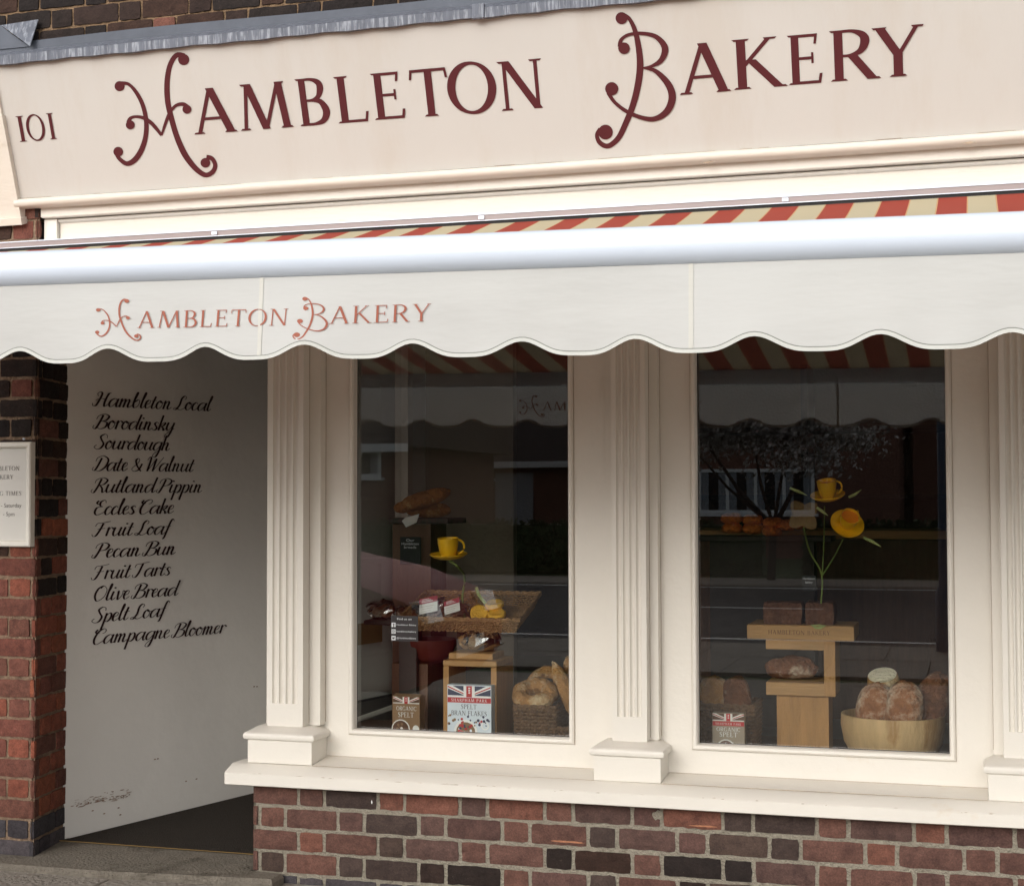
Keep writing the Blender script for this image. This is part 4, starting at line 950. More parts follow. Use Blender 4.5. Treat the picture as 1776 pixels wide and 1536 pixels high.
# tall dark riser with shelf and the two baguettes
x0, x1, z0, z1 = bx(684, 750, 908, 985, .52)
rt = thing('display_stand', 'dark brown display stand carrying two baguettes', 'stand', ((x0+x1)/2, .6, DZ))
m = MB(); m.box(x0, x1, .50, .68, DZ, z1, 0, .003); m.build('column', DKWOOD, rt)
m = MB(); m.box(x0-.005, x1+.075, .48, .7, z1+.0005, z1+.022, 0, .003); m.build('top_board', SHELF, rt)
zt = z1+.023
a = at(690, 894, .56); b = at(770, 856, .56)
a1 = Vector((a.x, .53, zt+.032)); b1 = Vector((b.x+.01, .60, zt+.10))
loaf('baguette', 'upper golden baguette tilted across another on the dark stand', BAGU, (a1+b1)/2, (b1-a1).length/2, .036, .034, 'baguettes on the dark stand', axis=b1-a1, seed=2, bumpy=.05, slash=3, flat=.1, e=.85)
a2 = at(742, 888, .62); loaf('baguette', 'lower short baguette lying flat under the tilted one', BAGU, (a2.x, .63, zt+.026), .085, .036, .034, 'baguettes on the dark stand', axis=(1, .25, 0), seed=5, bumpy=.05, slash=2, flat=.2, e=.85)
m = MB(); p0 = at(703, 897, .47); w0 = [p0, at(727, 891, .47), at(722, 906, .465), at(704, 914, .46), at(697, 903, .465)]
m.add(w0, [(0, 1, 2, 3, 4)]); m.add([q+Vector((0, .002, 0)) for q in w0], [(4, 3, 2, 1, 0)])
m.build('paper_napkin', PAPER, label='white paper tucked under the baguettes', cat='paper')
# chalk sign hung before the stand
x0, x1, z0, z1 = bx(694, 729, 931, 978, .47)
cs = thing('chalk_sign', 'small black chalk sign below the two baguettes', 'sign', ((x0+x1)/2, .47, z0))
m = MB(); m.box(x0, x1, .470, .478, z0, z1, 0, .001); m.build('board', SLATE, cs)
def flat_text(parent, rows, x, y, name='lettering', mt=CHALK, off=.0006):
    m = MB()
    for text, z, h, wd_ in rows:
        vs, fs = plain(text, h); l = max(p.x for p in vs)-min(p.x for p in vs); k = min(1.4, wd_/l) if wd_ else 1
        m.add([Vector((x+p.x*k, y-off, z+p.y)) for p in vs], fs)
    return m.build(name, mt, parent)
xm = (x0+x1)/2; W_ = x1-x0
flat_text(cs, [('Our', z1-.017, .014, W_*.4), ('Hambleton', z1-.030, .014, W_*.85), ('breads', z1-.043, .014, W_*.6), ('baked daily', z1-.058, .012, W_*.8), ('by hand', z1-.072, .012, W_*.7), ('in Rutland', z1-.085, .012, W_*.85)][:3], xm, .470)
# cup flowers
def cup(M, c, r, h, name, label, tea=False, handle=0, group='yellow cups and saucers on stems'):
    t = thing(name, label, 'cup', c, group)
    m = MB(); m.lathe(c, [(.0, .001), (r*.62, .001), (r*.66, .004), (r*.86, h*.35), (r*.98, h*.75), (r, h), (r*.94, h), (r*.9, h*.7), (r*.8, h*.3), (r*.5, .008), (0, .008)], 32, 0, M); m.build('cup', YELLOW, t, smooth=True)
    m = MB(); R2 = r*1.78
    m.lathe(c, [(0, -.006), (R2*.5, -.006), (R2*.8, .001), (R2, .010), (R2, .013), (R2*.8, .005), (R2*.5, -.002), (0, -.002)], 40, 0, M); m.build('saucer', YELLOW, t, smooth=True)
    hd_ = Vector((math.cos(handle), math.sin(handle), 0)); pts = []
    for i in range(11):
        a = math.pi*(-.5+i/10); pts.append(Vector(c)+M @ (hd_*(r*.9+r*.62*math.cos(a))+Vector((0, 0, h*.55+h*.36*math.sin(a)))))
    m = MB(); m.tube(pts, r*.10, 8); m.build('handle', YELLOW, t, smooth=True)
    if tea:
        m = MB(); m.lathe(c, [(0, h*.8), (r*.91, h*.8), (r*.91, h*.78), (0, h*.78)], 24, 0, M); m.build('tea', TEA, t)
    return t
I3 = Matrix.Identity(3)
CY = .11
sc_ = at(778, 966, CY); rr = (at(796, 950, CY).x-at(762, 950, CY).x)/2
C1 = Vector((sc_.x, CY, sc_.z)); cup(Matrix.Rotation(R(6), 3, 'X'), C1, rr*1.02, rr*1.85, 'cup_and_saucer', 'yellow cup upright on its saucer in the window nearest the doorway', handle=R(12))
def stem(pxs, Y, rad=.0045, mt=STEM):
    m = MB(); P = crom([tuple(at(a, b, yy)) for (a, b), yy in zip(pxs, Y)], 5); m.tube([Vector(p) for p in P], rad, 6); return m
s1 = thing('flower_stem', 'green stem holding up the lone yellow cup by the wicker tray', 'stem', at(808, 1075, .3))
stem([(779, 971), (795, 984), (806, 1002), (802, 1040), (808, 1080)], [CY, CY, .26, .28, .3]).build('stalk', STEM, s1, smooth=True)
stem([(826, 1018), (831, 1032), (842, 1046)], [.26, .26, .27], .006).build('leaf', LEAFG, s1, smooth=True)
# oak frame box, block and wrapped loaf
YF = .12
x0, x1, z0, z1 = bx(769, 861, 1147, 1275, YF); w = .009*1.5
ob = thing('oak_display_box', 'open light oak box frame behind the cereal carton', 'box', ((x0+x1)/2, YF+.1, DZ))
zb = DZ+.0005
m = MB(); t_ = .020; m.box(x0, x1, YF, YF+.2, z1-t_, z1, 0, .002); m.build('top_board', OAKH, ob)
m = MB(); m.box(x0, x0+t_, YF, YF+.2, zb, z1-t_-.0005, 0, .002); m.build('side_board', OAK, ob)
m = MB(); m.box(x1-t_, x1, YF, YF+.2, zb, z1-t_-.0005, 0, .002); m.build('side_board', OAK, ob)
m = MB(); m.box(x0+t_, x1-t_, YF+.185, YF+.199, zb, z1-t_-.001, 0); m.build('back_board', SHELF, ob)
OBX1 = x1
a = at(785, 1146, .2); b = at(860, 1133, .2)
m = MB(); m.box(a.x, b.x, .16, .30, z1+.0006, b.z+.003, 0, .002); m.build('oak_block', OAKH, label='flat oak block on top of the open oak box', cat='block')
zt2 = b.z+.0035
a = at(812, 1120, .22); loaf('wrapped_loaf', 'small glossy wrapped loaf on the flat oak block', CRUSTG, (a.x, .23, zt2+.031), .036, .034, .036, axis=(1, .3, 0), seed=8, bumpy=.1)
m = loaf_mesh((a.x+.05, .22, zt2+.034), .07, .05, .045, axis=(1, .1, 0), seed=9, bumpy=.2, nu=14, nv=9); m.build('cellophane_bag', CELLO, label='crumpled clear bag beside the wrapped loaf', cat='bag')
# cereal carton
def union_jack(m, x0, x1, z0, z1, y, mi_blue=0, mi_white=1, mi_red=2, upright=True):
    cx = (x0+x1)/2; cz = z0+(z1-z0)*.16; q = lambda a, b, o: Vector((a, y-o, b))
    m.add([q(x0, z0, .0003), q(x1, z0, .0003), q(x1, z1, .0003), q(x0, z1, .0003)], [(0, 1, 2, 3)], mi_blue)
    w = (x1-x0)
    for s_ in (-1, 1):
        e = x0 if s_ < 0 else x1; d_ = .09*w
        m.add([q(cx, z0, .0006), q(e, z1-(z1-z0)*.25, .0006), q(e, z1, .0006), q(e-s_*d_*1.2, z1, .0006), q(cx, z0+.25*(z1-z0), .0006)], [(0, 1, 2, 3, 4)], mi_white)
        m.add([q(cx, z0+.05*(z1-z0), .0009), q(e, z1-(z1-z0)*.14, .0009), q(e, z1-.02*(z1-z0), .0009), q(cx, z0+.14*(z1-z0), .0009)], [(0, 1, 2, 3)], mi_red)
        m.add([q(e, z0, .0007), q(e, z0+.14*(z1-z0), .0007), q(cx, z0+.14*(z1-z0), .0007), q(cx, z0, .0007)], [(0, 1, 2, 3)], mi_white)
    h = .13*w
    m.add([q(cx-h, z0, .0012), q(cx+h, z0, .0012), q(cx+h, z1, .0012), q(cx-h, z1, .0012)], [(0, 1, 2, 3)], mi_white)
    h = .065*w
    m.add([q(cx-h, z0, .0015), q(cx+h, z0, .0015), q(cx+h, z1, .0015), q(cx-h, z1, .0015)], [(0, 1, 2, 3)], mi_red)
    hs_ = .2*(z1-z0)
    for k_ in range(3): m.add([q(cx-h*.4, z1-hs_*(1.2+k_), .0018), q(cx+h*.3, z1-hs_*(1.3+k_), .0018), q(cx+h*.5, z1-hs_*(.8+k_), .0018), q(cx-h*.1, z1-hs_*(.6+k_), .0018)], [(0, 1, 2, 3)], mi_white)
def caps(m, text, x0, x1, z, h, y, mi=0, gap=.1):
    w, st = roman(text, gap); put(m, st, lambda x, yy, o: Vector((x0+(x1-x0)*x/w, y-.0004-o, z+h*yy)), step=.00004, base=.0004, mi=mi)
YC = .075
x0, x1, z0, z1 = bx(776, 852, 1189, 1290, YC); z0 = DZ+.0006
cr = thing('cereal_carton', 'pale blue bran flakes carton with a flag band, before the oak box', 'carton', ((x0+x1)/2, YC+.02, z0))
m = MB(); m.box(x0, x1, YC, YC+.042, z0, z1, 0, .0008); m.build('carton', PALEBLUE, cr)
H_ = z1-at(814, 1290, YC).z; W_ = x1-x0
m = MB(); union_jack(m, x0+.002, x1-.002, z1-H_*.205, z1-.003, YC); m.build('flag_print', [NAVY, WHITEP, REDP], cr)
m = MB(); m.add([(x0+.001, YC-.0005, z1-H_*.30), (x1-.001, YC-.0005, z1-H_*.30), (x1-.001, YC-.0005, z1-H_*.212), (x0+.001, YC-.0005, z1-H_*.212)], [(0, 1, 2, 3)], 0)
caps(m, 'SHARPHAM PARK', x0+W_*.09, x1-W_*.09, z1-H_*.281, H_*.05, YC-.0004, 1, .2); m.build('red_band', [REDP, WHITEP], cr)
m = MB(); caps(m, 'SPELT', x0+W_*.31, x1-W_*.33, z1-H_*.405, H_*.08, YC); caps(m, 'BRAN FLAKES', x0+W_*.09, x1-W_*.1, z1-H_*.515, H_*.08, YC, 0, .05); m.build('lettering', DARKP, cr)
m = MB(); g3 = random.Random(4)
cxb = x0+W_*.42; m.v = []; 
q = lambda a, b, r, o, mi, n=18: m.add([(a+r*math.cos(6.283*i/n), YC-o, b+r*math.sin(6.283*i/n)) for i in range(n)], [tuple(range(n))], mi)
zc = z1-H_*.74
q(cxb, zc-.012, W_*.27, .0006, 1); q(cxb, zc-.012, W_*.22, .0009, 2)
for i in range(26): q(cxb+g3.uniform(-.17, .17)*W_, zc-.01+g3.uniform(-.1, .15)*W_, W_*.03, .0012+i*.00002, g3.choice((0, 2, 3, 4)), 7)
q(x0+W_*.86, zc+.012, W_*.09, .0007, 1); q(x0+W_*.86, zc+.012, W_*.06, .001, 4)
for i in range(30): q(x0+g3.uniform(.02, .95)*W_, zc+g3.uniform(.02, .3)*W_, W_*g3.uniform(.015, .035), .0007+i*.00002, g3.choice((0, 0, 3, 2)), 7)
m.build('bowl_picture', [NAVY, WHITEP, KRAFT, REDP, PALEBLUE], cr)
# brown spelt bag
YB_ = .09
x0, x1, z0, z1 = bx(681, 728, 1205, 1290, YB_); z0 = DZ+.0006
sb_ = thing('flour_bag', 'brown paper spelt bag with a flag band, left of the oak box', 'bag', ((x0+x1)/2, YB_+.02, z0))
m = MB(); m.rings([[(x0+i, YB_+j_, z), (x1-i, YB_+j_, z), (x1-i, YB_+.05-j_, z), (x0+i, YB_+.05-j_, z)] for z, i, j_ in ((z0, .002, .002), (z0+.01, 0, 0), (z1-.006, 0, 0), (z1-.002, .001, .014), (z1, .002, .02))], 0, cap=True); m.build('bag', KRAFT, sb_)
H_ = z1-at(705, 1290, YB_).z; W_ = x1-x0
m = MB(); union_jack(m, x0+.002, x1-.002, z1-H_*.18, z1-H_*.045, YB_-.0004); m.build('flag_print', [DKWOOD, PAPER, REDP], sb_)
m = MB(); caps(m, 'ORGANIC', x0+W_*.14, x1-W_*.12, z1-H_*.32, H_*.085, YB_); caps(m, 'SPELT', x0+W_*.2, x1-W_*.22, z1-H_*.455, H_*.1, YB_); m.build('lettering', PAPER, sb_)
m = MB(); q(x0+W_*.3, z1-H_*.70, W_*.34, .0006, 1); q(x0+W_*.3, z1-H_*.70, W_*.30, .001, 0)
for i in range(20): q(x0+W_*(.3+g3.uniform(-.17, .17)), z1-H_*.70+W_*g3.uniform(-.15, .2), W_*.05, .0012+i*.00002, g3.choice((0, 2, 1)), 7)
q(x0+W_*.86, z1-H_*.68, W_*.12, .0008, 1)
for k_ in range(1): pass
bmat = [DKWOOD, PAPER, KRAFT]
# the picture's discs lie on the bag front
for v_ in m.v: v_.y += YB_-YC
m.build('bowl_picture', bmat, sb_)
# brown column and maroon bowl
x0, x1, z0, z1 = bx(683, 745, 1150, 1280, .32)
m = MB(); m.box(x0, x1, .30, .42, DZ+.0005, z1, 0, .003); m.build('brown_plinth', DKWOOD, label='brown wooden block under the maroon bowl', cat='block')
cB = at(742, 1112, .36); rB = .105
m = MB(); m.lathe((cB.x, .37, z1+.0006), [(0, 0), (rB*.5, 0), (rB*.8, .025), (rB, .065), (rB*1.02, .085), (rB*.97, .085), (rB*.94, .065), (rB*.7, .03), (0, .015)], 40); m.build('maroon_bowl', MAROON, smooth=True, label='round maroon bowl on the brown block behind the wicker tray', cat='bowl')
# wicker tray (rectangular, flared) with goods
def wicker_tray(name, label, cx, cy, z0, wx, wy, h, flare, mt, rows=9, group=None, tilt=0):
    t = thing(name, label, 'basket', (cx, cy, z0), group)
    m = MB(); MT = Matrix.Rotation(R(tilt), 3, 'X'); pv_ = Vector((cx, cy-wy/2, z0)); tl = lambda p: pv_+MT @ (p-pv_)
    def loop(k, off, n=None, amp=.0032):
        s_ = 1+flare*k; pts = []
        for (ax, ay, bx_, by) in ((-1, -1, 1, -1), (1, -1, 1, 1), (1, 1, -1, 1), (-1, 1, -1, -1)):
            n_ = n or max(8, int((wx if ax != bx_ else wy)/.0075)); ox, oy = (0, ay) if ay == by else (ax, 0)
            for i in range(n_):
                u_ = i/n_; w_ = amp*(1 if (i//1+off) % 2 else -1)
                pts.append(tl(Vector((cx+(ax+(bx_-ax)*u_)*wx/2*s_+ox*w_, cy+(ay+(by-ay)*u_)*wy/2*s_+oy*w_, z0+h*k))))
        return pts
    g_ = random.Random(int(abs(cx)*997))
    for k in range(rows):
        L_ = loop(k/(rows-1), k % 2); L_ = [p_+Vector((0, 0, g_.gauss(0, .0009))) for p_ in L_]; L_.append(L_[0]); m.tube(L_, h/rows*.47, 5, cap=False)
    lo, hi = loop(0, 0, amp=0), loop(1, 0, amp=0)
    for i in range(0, len(lo), 3): m.tube([lo[i], hi[i]+Vector((0, 0, .002))], .0016, 4)
    m.build('weave', mt, t, smooth=True)
    m = MB()
    for o_ in (0, 1):
        L_ = loop(1.0, o_, amp=.001); L_ = [p_+Vector((0, 0, .004*math.sin(i*.9+o_*3.14))) for i, p_ in enumerate(L_)]; L_.append(L_[0]); m.tube(L_, .0055, 6, cap=False)
    m.build('rim', mt, t, smooth=True)
    m = MB(); m.box(cx-wx/2, cx+wx/2, cy-wy/2, cy+wy/2, z0, z0+.008); m.v = [tl(p) for p in m.v]; m.build('base', mt, t)
    return t
a = at(712, 1091, .22); b = at(896, 1091, .22); TZ = a.z; TXc = (a.x+b.x)/2; TW = b.x-a.x
# tray rests on a post standing on the deck
m = MB(); m.box(TXc-.06, TXc+.05, .33, .43, zt2 if False else DZ+.0005, TZ-.0005, 0, .003); m.build('tray_post', DKWOOD, label='dark wooden post carrying the wicker tray', cat='post')
wicker_tray('wicker_tray', 'shallow woven wicker tray holding wrapped packets and yellow biscuits', TXc, .33, TZ, TW*.98, .25, .05, .14, WICK, 8, tilt=16)
for i, (px, py, tl) in enumerate(((852, 1050, 0), (830, 1064, 35), (860, 1066, 5))):
    q_ = at(px, py, .28); m = MB(); M_ = Matrix.Rotation(R(20+tl), 3, 'X') @ Matrix.Rotation(R(tl*.5), 3, 'Y')
    m.lathe((q_.x, .29+.03*(i == 0), q_.z), [(0, -.011), (.028, -.011), (.034, -.004), (.034, .006), (.028, .012), (.010, .009), (0, .009)], 24, 0, M_)
    m.build('biscuit', BISC, smooth=True, label=('round yellow biscuit on top of the other two in the wicker tray', 'yellow biscuit tipped on its edge at the left of its pile', 'yellow biscuit lying flat at the bottom of its pile')[i], cat='biscuit', group='biscuits in the wicker tray')
def packet(px, py, rot, label, big=1.0, labelled=True):
    Yp = .255; p_ = at(px, py, Yp); t = thing('bread_packet', label, 'packet', p_, 'cellophane packets in the window')
    c_, s_ = math.cos(R(rot)), math.sin(R(rot)); ex = Vector((c_, 0, s_)); ez = Vector((-s_*.85, .5, c_*.85)).normalized(); en = ex.cross(ez)
    if en.y > 0: en = -en
    m = loaf_mesh(p_-en*.024, .046*big, .03*big, .022, axis=ex, up=-en, seed=int(px), bumpy=.1, nu=16, nv=10); m.build('contents', CRUSTD, t, smooth=True)
    m = loaf_mesh(p_-en*.024, .056*big, .04*big, .027, axis=ex, up=-en, seed=int(px)+1, bumpy=.22, nu=12, nv=9); m.build('cellophane', CELLO, t)
    if labelled:
        w_, h_ = .034*big, .030*big; q_ = lambda a, b, o: p_+ex*a*w_+ez*b*h_+en*(.006+o)
        m = MB(); m.add([q_(-1, -1, 0), q_(1, -1, 0), q_(1, .25, 0), q_(-1, .25, 0)], [(0, 1, 2, 3)], 0); m.add([q_(-1, .27, 0), q_(1, .27, 0), q_(1, 1, 0), q_(-1, 1, 0)], [(0, 1, 2, 3)], 1)
        for k_ in range(3): m.add([q_(-.7, .45+.17*k_, .0006), q_(.5-.2*k_, .45+.17*k_, .0006), q_(.5-.2*k_, .52+.17*k_, .0006), q_(-.7, .52+.17*k_, .0006)], [(0, 1, 2, 3)], 0)
        for k_ in range(3): m.add([q_(-.8, -.75+.3*k_, .0006), q_(.3+.15*k_, -.75+.3*k_, .0006), q_(.3+.15*k_, -.71+.3*k_, .0006), q_(-.8, -.71+.3*k_, .0006)], [(0, 1, 2, 3)], 2)
        m.build('paper_label', [PAPER, mat('label red', sr(170, 62, 74), .6, .05, 8, 0), GREYBOX], t)
    return t
packet(744, 1050, 12, 'packet with a large red and white label, left of the two labelled ones', 1.05)
packet(785, 1052, 16, 'packet with a smaller red and white label, near the yellow biscuits', .9)
packet(660, 1052, -8, 'clear crinkled packet with no label, farthest left on the maroon bowl side', 1.0, False)
packet(702, 1060, -4, 'clear crinkled packet with no label, beside the labelled packets', .95, False)
# little round stand so the unlabelled packets rest on something
m = MB(); pq = at(675, 1072, .28); m.box(pq.x-.075, pq.x+.085, .22, .36, pq.z-.02, pq.z-.003, 0, .003); m.box(at(692, 1100, .27).x, at(722, 1100, .27).x, .27, .33, DZ+.0005, pq.z-.021, 0, .002)
m.build('packet_stand', SHELF, label='dark stand under the unlabelled packets', cat='stand')
# sticker with social icons on the glass
SY = GLASS_Y-.0025
x0, x1, z0, z1 = bx(678, 725, 1068, 1111, SY)
st_ = thing('window_sticker', 'black window sticker with three white icons and handles', 'sticker', ((x0+x1)/2, SY, z0))
m = MB(); m.box(x0, x1, SY, SY+.0012, z0, z1); m.build('film', mat('black sticker film', sr(30, 22, 24), .6, .05, 10, 0), st_)
H_ = z1-z0; W_ = x1-x0
flat_text(st_, [('Find us on', z1-H_*.16, .0095, W_*.6)], (x0+x1)/2, SY, 'lettering', CHALK)
m = MB()
for k_, text in enumerate(('Hambleton Bakery', 'hambletonbakery', '@HambletonBakery')):
    zc = z1-H_*(.36+.26*k_); s_ = H_*.085; xi = x0+W_*.1
    m.add([(xi-s_, SY-.0006, zc-s_), (xi+s_, SY-.0006, zc-s_), (xi+s_, SY-.0006, zc+s_), (xi-s_, SY-.0006, zc+s_)], [(0, 1, 2, 3)], 0)
    if k_ == 0:
        m.add([(xi-.1*s_, SY-.001, zc-s_), (xi+.3*s_, SY-.001, zc-s_), (xi+.3*s_, SY-.001, zc+.7*s_), (xi-.1*s_, SY-.001, zc+.7*s_)], [(0, 1, 2, 3)], 1); m.add([(xi-.4*s_, SY-.0012, zc), (xi+.6*s_, SY-.0012, zc), (xi+.6*s_, SY-.0012, zc+.25*s_), (xi-.4*s_, SY-.0012, zc+.25*s_)], [(0, 1, 2, 3)], 1)
    elif k_ == 1:
        for r_, mi_, o_ in ((.78, 1, .001), (.62, 0, .0013), (.42, 1, .0016), (.25, 0, .0019)):
            m.add([(xi+r_*s_*math.cos(6.283*i/14), SY-o_, zc+r_*s_*math.sin(6.283*i/14)) for i in range(14)], [tuple(range(14))], mi_)
    else:
        m.add([(xi-.7*s_, SY-.001, zc-.4*s_), (xi+.3*s_, SY-.001, zc-.5*s_), (xi+.6*s_, SY-.001, zc+.2*s_), (xi+.2*s_, SY-.001, zc+.6*s_), (xi-.1*s_, SY-.001, zc+.1*s_), (xi-.7*s_, SY-.001, zc+.5*s_), (xi-.6*s_, SY-.001, zc)], [(0, 1, 2, 3, 4, 5, 6)], 1)
    vs, fs_ = plain(text, .0078); l = max(p.x for p in vs)-min(p.x for p in vs); m.add([(x0+W_*.57+p.x*(W_*.72/l), SY-.0007, zc-.002+p.y) for p in vs], fs_, 0)
m.build('icon', [CHALK, SLATE], st_)
# basket of ring loaves and sticks at the right of the left window
a = at(896, 1222, .2); b = at(968, 1222, .2)
wicker_tray('bread_basket', 'tall brown wicker basket under two ring loaves in the left window', (a.x+b.x)/2, .27, DZ+.0006, (b.x-a.x)*.9, .2, a.z-DZ, .1, WICKD, 14)
def ring_loaf(name, label, c, Rr, r, M, mt):
    m = MB(); g = random.Random(int(Rr*1e4)); rs = []
    for i in range(29):
        a_ = 2*math.pi*i/28; k_ = 1+.08*math.sin(5*a_)+.05*math.sin(11*a_+1)
        ctr = Vector((Rr*math.cos(a_), Rr*math.sin(a_), 0)); e_ = ctr.normalized()
        rs.append([Vector(c)+M @ (ctr+(e_*math.cos(2*math.pi*j_/14)+Vector((0, 0, 1))*math.sin(2*math.pi*j_/14))*r*k_) for j_ in range(14)])
    m.rings(rs, 0); return m.build(name, mt, smooth=True, label=label, cat='bread', group='ring loaves')
a = at(925, 1205, .22); ring_loaf('ring_loaf', 'floury ring loaf lying in front on the wicker basket', (a.x, .24, a.z), .054, .03, Matrix.Rotation(R(28), 3, 'X'), CRUSTG)
a = at(945, 1190, .3); ring_loaf('ring_loaf', 'floury ring loaf leaning behind the front one', (a.x, .32, a.z+.004), .05, .022, Matrix.Rotation(R(60), 3, 'X'), CRUSTG)
for i, (p0, p1, yy, lb) in enumerate((((962, 1152), (990, 1215), .2, 'baguette leaning at the right edge of the left window, in front'), ((985, 1142), (1004, 1205), .27, 'baguette leaning at the right edge of the left window, behind'))):
    A_ = at(*p0, yy); B_ = at(*p1, yy); d_ = (B_-A_); loaf('leaning_baguette', lb, CRUSTG, A_+d_*.9, d_.length*.95, .028, .026, 'baguettes leaning by the frame', axis=d_, up=(0, -1, 0), seed=20+i, bumpy=.05, slash=4, flat=.1, e=.85)
a = at(985, 1215, .22); wicker_tray('bread_basket', 'small wicker basket holding the leaning baguettes', a.x+.02, .27, DZ+.0006, .10, .16, .085, .12, WICKD, 10)

# ================================================================ RIGHT WINDOW GOODS
YS = .30
x0, x1, z0, z1 = bx(1348, 1437, 1207, 1310, YS)
os_ = thing('oak_stand', 'oak display stand: square post, C shaped frame and lettered top board', 'stand', ((x0+x1)/2, YS+.08, DZ))
m = MB(); m.box(x0, x1, YS, YS+.15, DZ+.0005, z1, 0, .003); m.build('post', OAK, os_)
cx0, cx1, cz0, cz1 = bx(1329, 1448, 1111, 1208, YS-.02); cz0 = z1+.0005
tb = at(1400, 1127, YS-.02).z; bb = at(1400, 1184, YS-.02).z; rx = at(1429, 1150, YS-.02).x
for za, zb_ in ((cz0, bb), (tb, cz1)): m = MB(); m.box(cx0, rx-.0003, YS-.02, YS+.17, za, zb_, 0, .002); m.build('frame_board', OAKH, os_)
m = MB(); m.box(rx, cx1, YS-.02, YS+.17, cz0, cz1, 0, .002); m.build('frame_upright', OAK, os_)
tx0, tx1, tz0, tz1 = bx(1296, 1481, 1086, 1110, YS-.03)
m = MB(); m.box(tx0, tx1, YS-.03, YS+.2, cz1+.0005, tz1, 0, .003); tbd = m.build('top_board', OAKH, os_)
m = MB(); caps(m, 'HAMBLETON BAKERY', tx0+(tx1-tx0)*.2, tx0+(tx1-tx0)*.78, (cz1+tz1)/2-.006, .014, YS-.03, 0, .12); m.build('lettering', DKWOOD, tbd)
a = at(1374, 1168, YS+.05); loaf('floury_loaf', 'dark floury oval loaf lying inside the oak frame', CRUSTD, (a.x-.004, YS+.07, bb+.036), .088, .055, .046, axis=(1, .1, 0), seed=31, bumpy=.06, slash=2, flat=.25, e=.9)
def block_loaf(px0, px1, label, Y, seed):
    a, b = at(px0, 1083, Y), at(px1, 1046, Y); g = random.Random(seed); m = MB(); rs = []
    for k_ in range(9):
        t_ = k_/8; z = tz1+.0008+(b.z-tz1)*t_; s_ = 1-.05*(1-t_)-.09*max(0, t_-.82)/.18; ring = []
        for (ax, ay, bx_, by) in ((-1, -1, 1, -1), (1, -1, 1, 1), (1, 1, -1, 1), (-1, 1, -1, -1)):
            for i in range(8): u_ = i/8; ring.append(Vector(((a.x+b.x)/2+(ax+(bx_-ax)*u_)*(b.x-a.x)/2*s_*(1+g.gauss(0, .012)), Y+.06+(ay+(by-ay)*u_)*.06*s_*(1+g.gauss(0, .012)), z+g.gauss(0, .001))))
        rs.append(ring)
    m.rings(rs, 0, cap=True); m.build('rye_loaf', RYE, smooth=True, label=label, cat='bread', group='rye loaves on the oak stand')
block_loaf(1323, 1391, 'wider dark square rye loaf on the oak top board', YS, 3)
block_loaf(1396, 1446, 'narrower dark square rye loaf on the oak top board', YS, 4)
m = MB(); a = at(1420, 1088, YS-.035); m.add([a+Vector((-.028, 0, .009)), a+Vector((-.012, -.008, -.003)), a+Vector((.006, -.01, -.004)), a+Vector((.026, -.004, .008)), a+Vector((0, .02, .0095))], [(0, 1, 2, 3, 4)])
m.build('fallen_leaf', LEAFG, label='pale green leaf on the edge of the oak top board', cat='leaf')
# tilted cups and flower
CY2 = .11
sc_ = at(1436, 863, CY2); r2 = (at(1451, 843, CY2).x-at(1417, 843, CY2).x)/2
cup(Matrix.Rotation(R(17), 3, 'X') @ Matrix.Rotation(R(-3), 3, 'Y'), Vector((sc_.x, CY2, sc_.z)), r2*1.0, r2*1.85, 'cup_and_saucer', 'higher yellow cup in the right window, standing nearly upright', tea=True, handle=R(14))
sc_ = at(1468, 911, CY2)
cup(Matrix.Rotation(R(28), 3, 'Y') @ Matrix.Rotation(R(48), 3, 'X'), Vector((sc_.x, CY2, sc_.z)), r2*.98, r2*1.7, 'cup_and_saucer', 'lower yellow cup in the right window, tipped towards the street', tea=True, handle=R(75))
fl = thing('stem_bunch', 'three thin green stems with a brown flower rising behind the oak stand', 'flower', at(1426, 1083, YS))
stem([(1394, 915), (1404, 955), (1425, 996), (1424, 1046)], [CY2+.02, .26, .28, .29], .003).build('stalk', STEM, fl, smooth=True)
stem([(1430, 878), (1429, 940), (1426, 996)], [CY2+.02, .26, .28], .002).build('stalk', STEM, fl, smooth=True)
stem([(1462, 935), (1445, 968), (1426, 998)], [CY2+.02, .26, .28], .0025).build('stalk', STEM, fl, smooth=True)
for pts_ in (((1417, 880), (1427, 887), (1436, 894)), ((1498, 932), (1512, 938), (1528, 948)), ((1370, 846), (1385, 852), (1400, 859)), ((1472, 862), (1483, 857), (1494, 849))):
    m = MB(); P = [at(*p_, CY2+.015) for p_ in pts_]; m.tube(P, [.0045, .0055, .001], 6); m.build('leaf', LEAFG, fl, smooth=True)
m = MB(); fc = at(1394, 893, CY2+.03)
for k_, ang in enumerate((40, 130, 220, 310)):
    e_ = Vector((math.cos(R(ang)), 0, math.sin(R(ang)))); s_ = Vector((-e_.z, 0, e_.x)); g_ = []
    for i in range(12):
        f_ = 2*math.pi*i/12; l_ = .029+.029*math.cos(f_); w_ = .024*math.sin(f_)*(1-.25*math.cos(f_))
        g_.append(fc+e_*l_*1.0+s_*w_+Vector((0, -.006*abs(l_/.058)-.0012*k_, 0)))
    m.add(g_, [tuple(range(12))]); m.add([p_+Vector((0, .003, 0)) for p_ in g_], [tuple(range(11, -1, -1))])
m.build('flower_head', PETAL, fl)
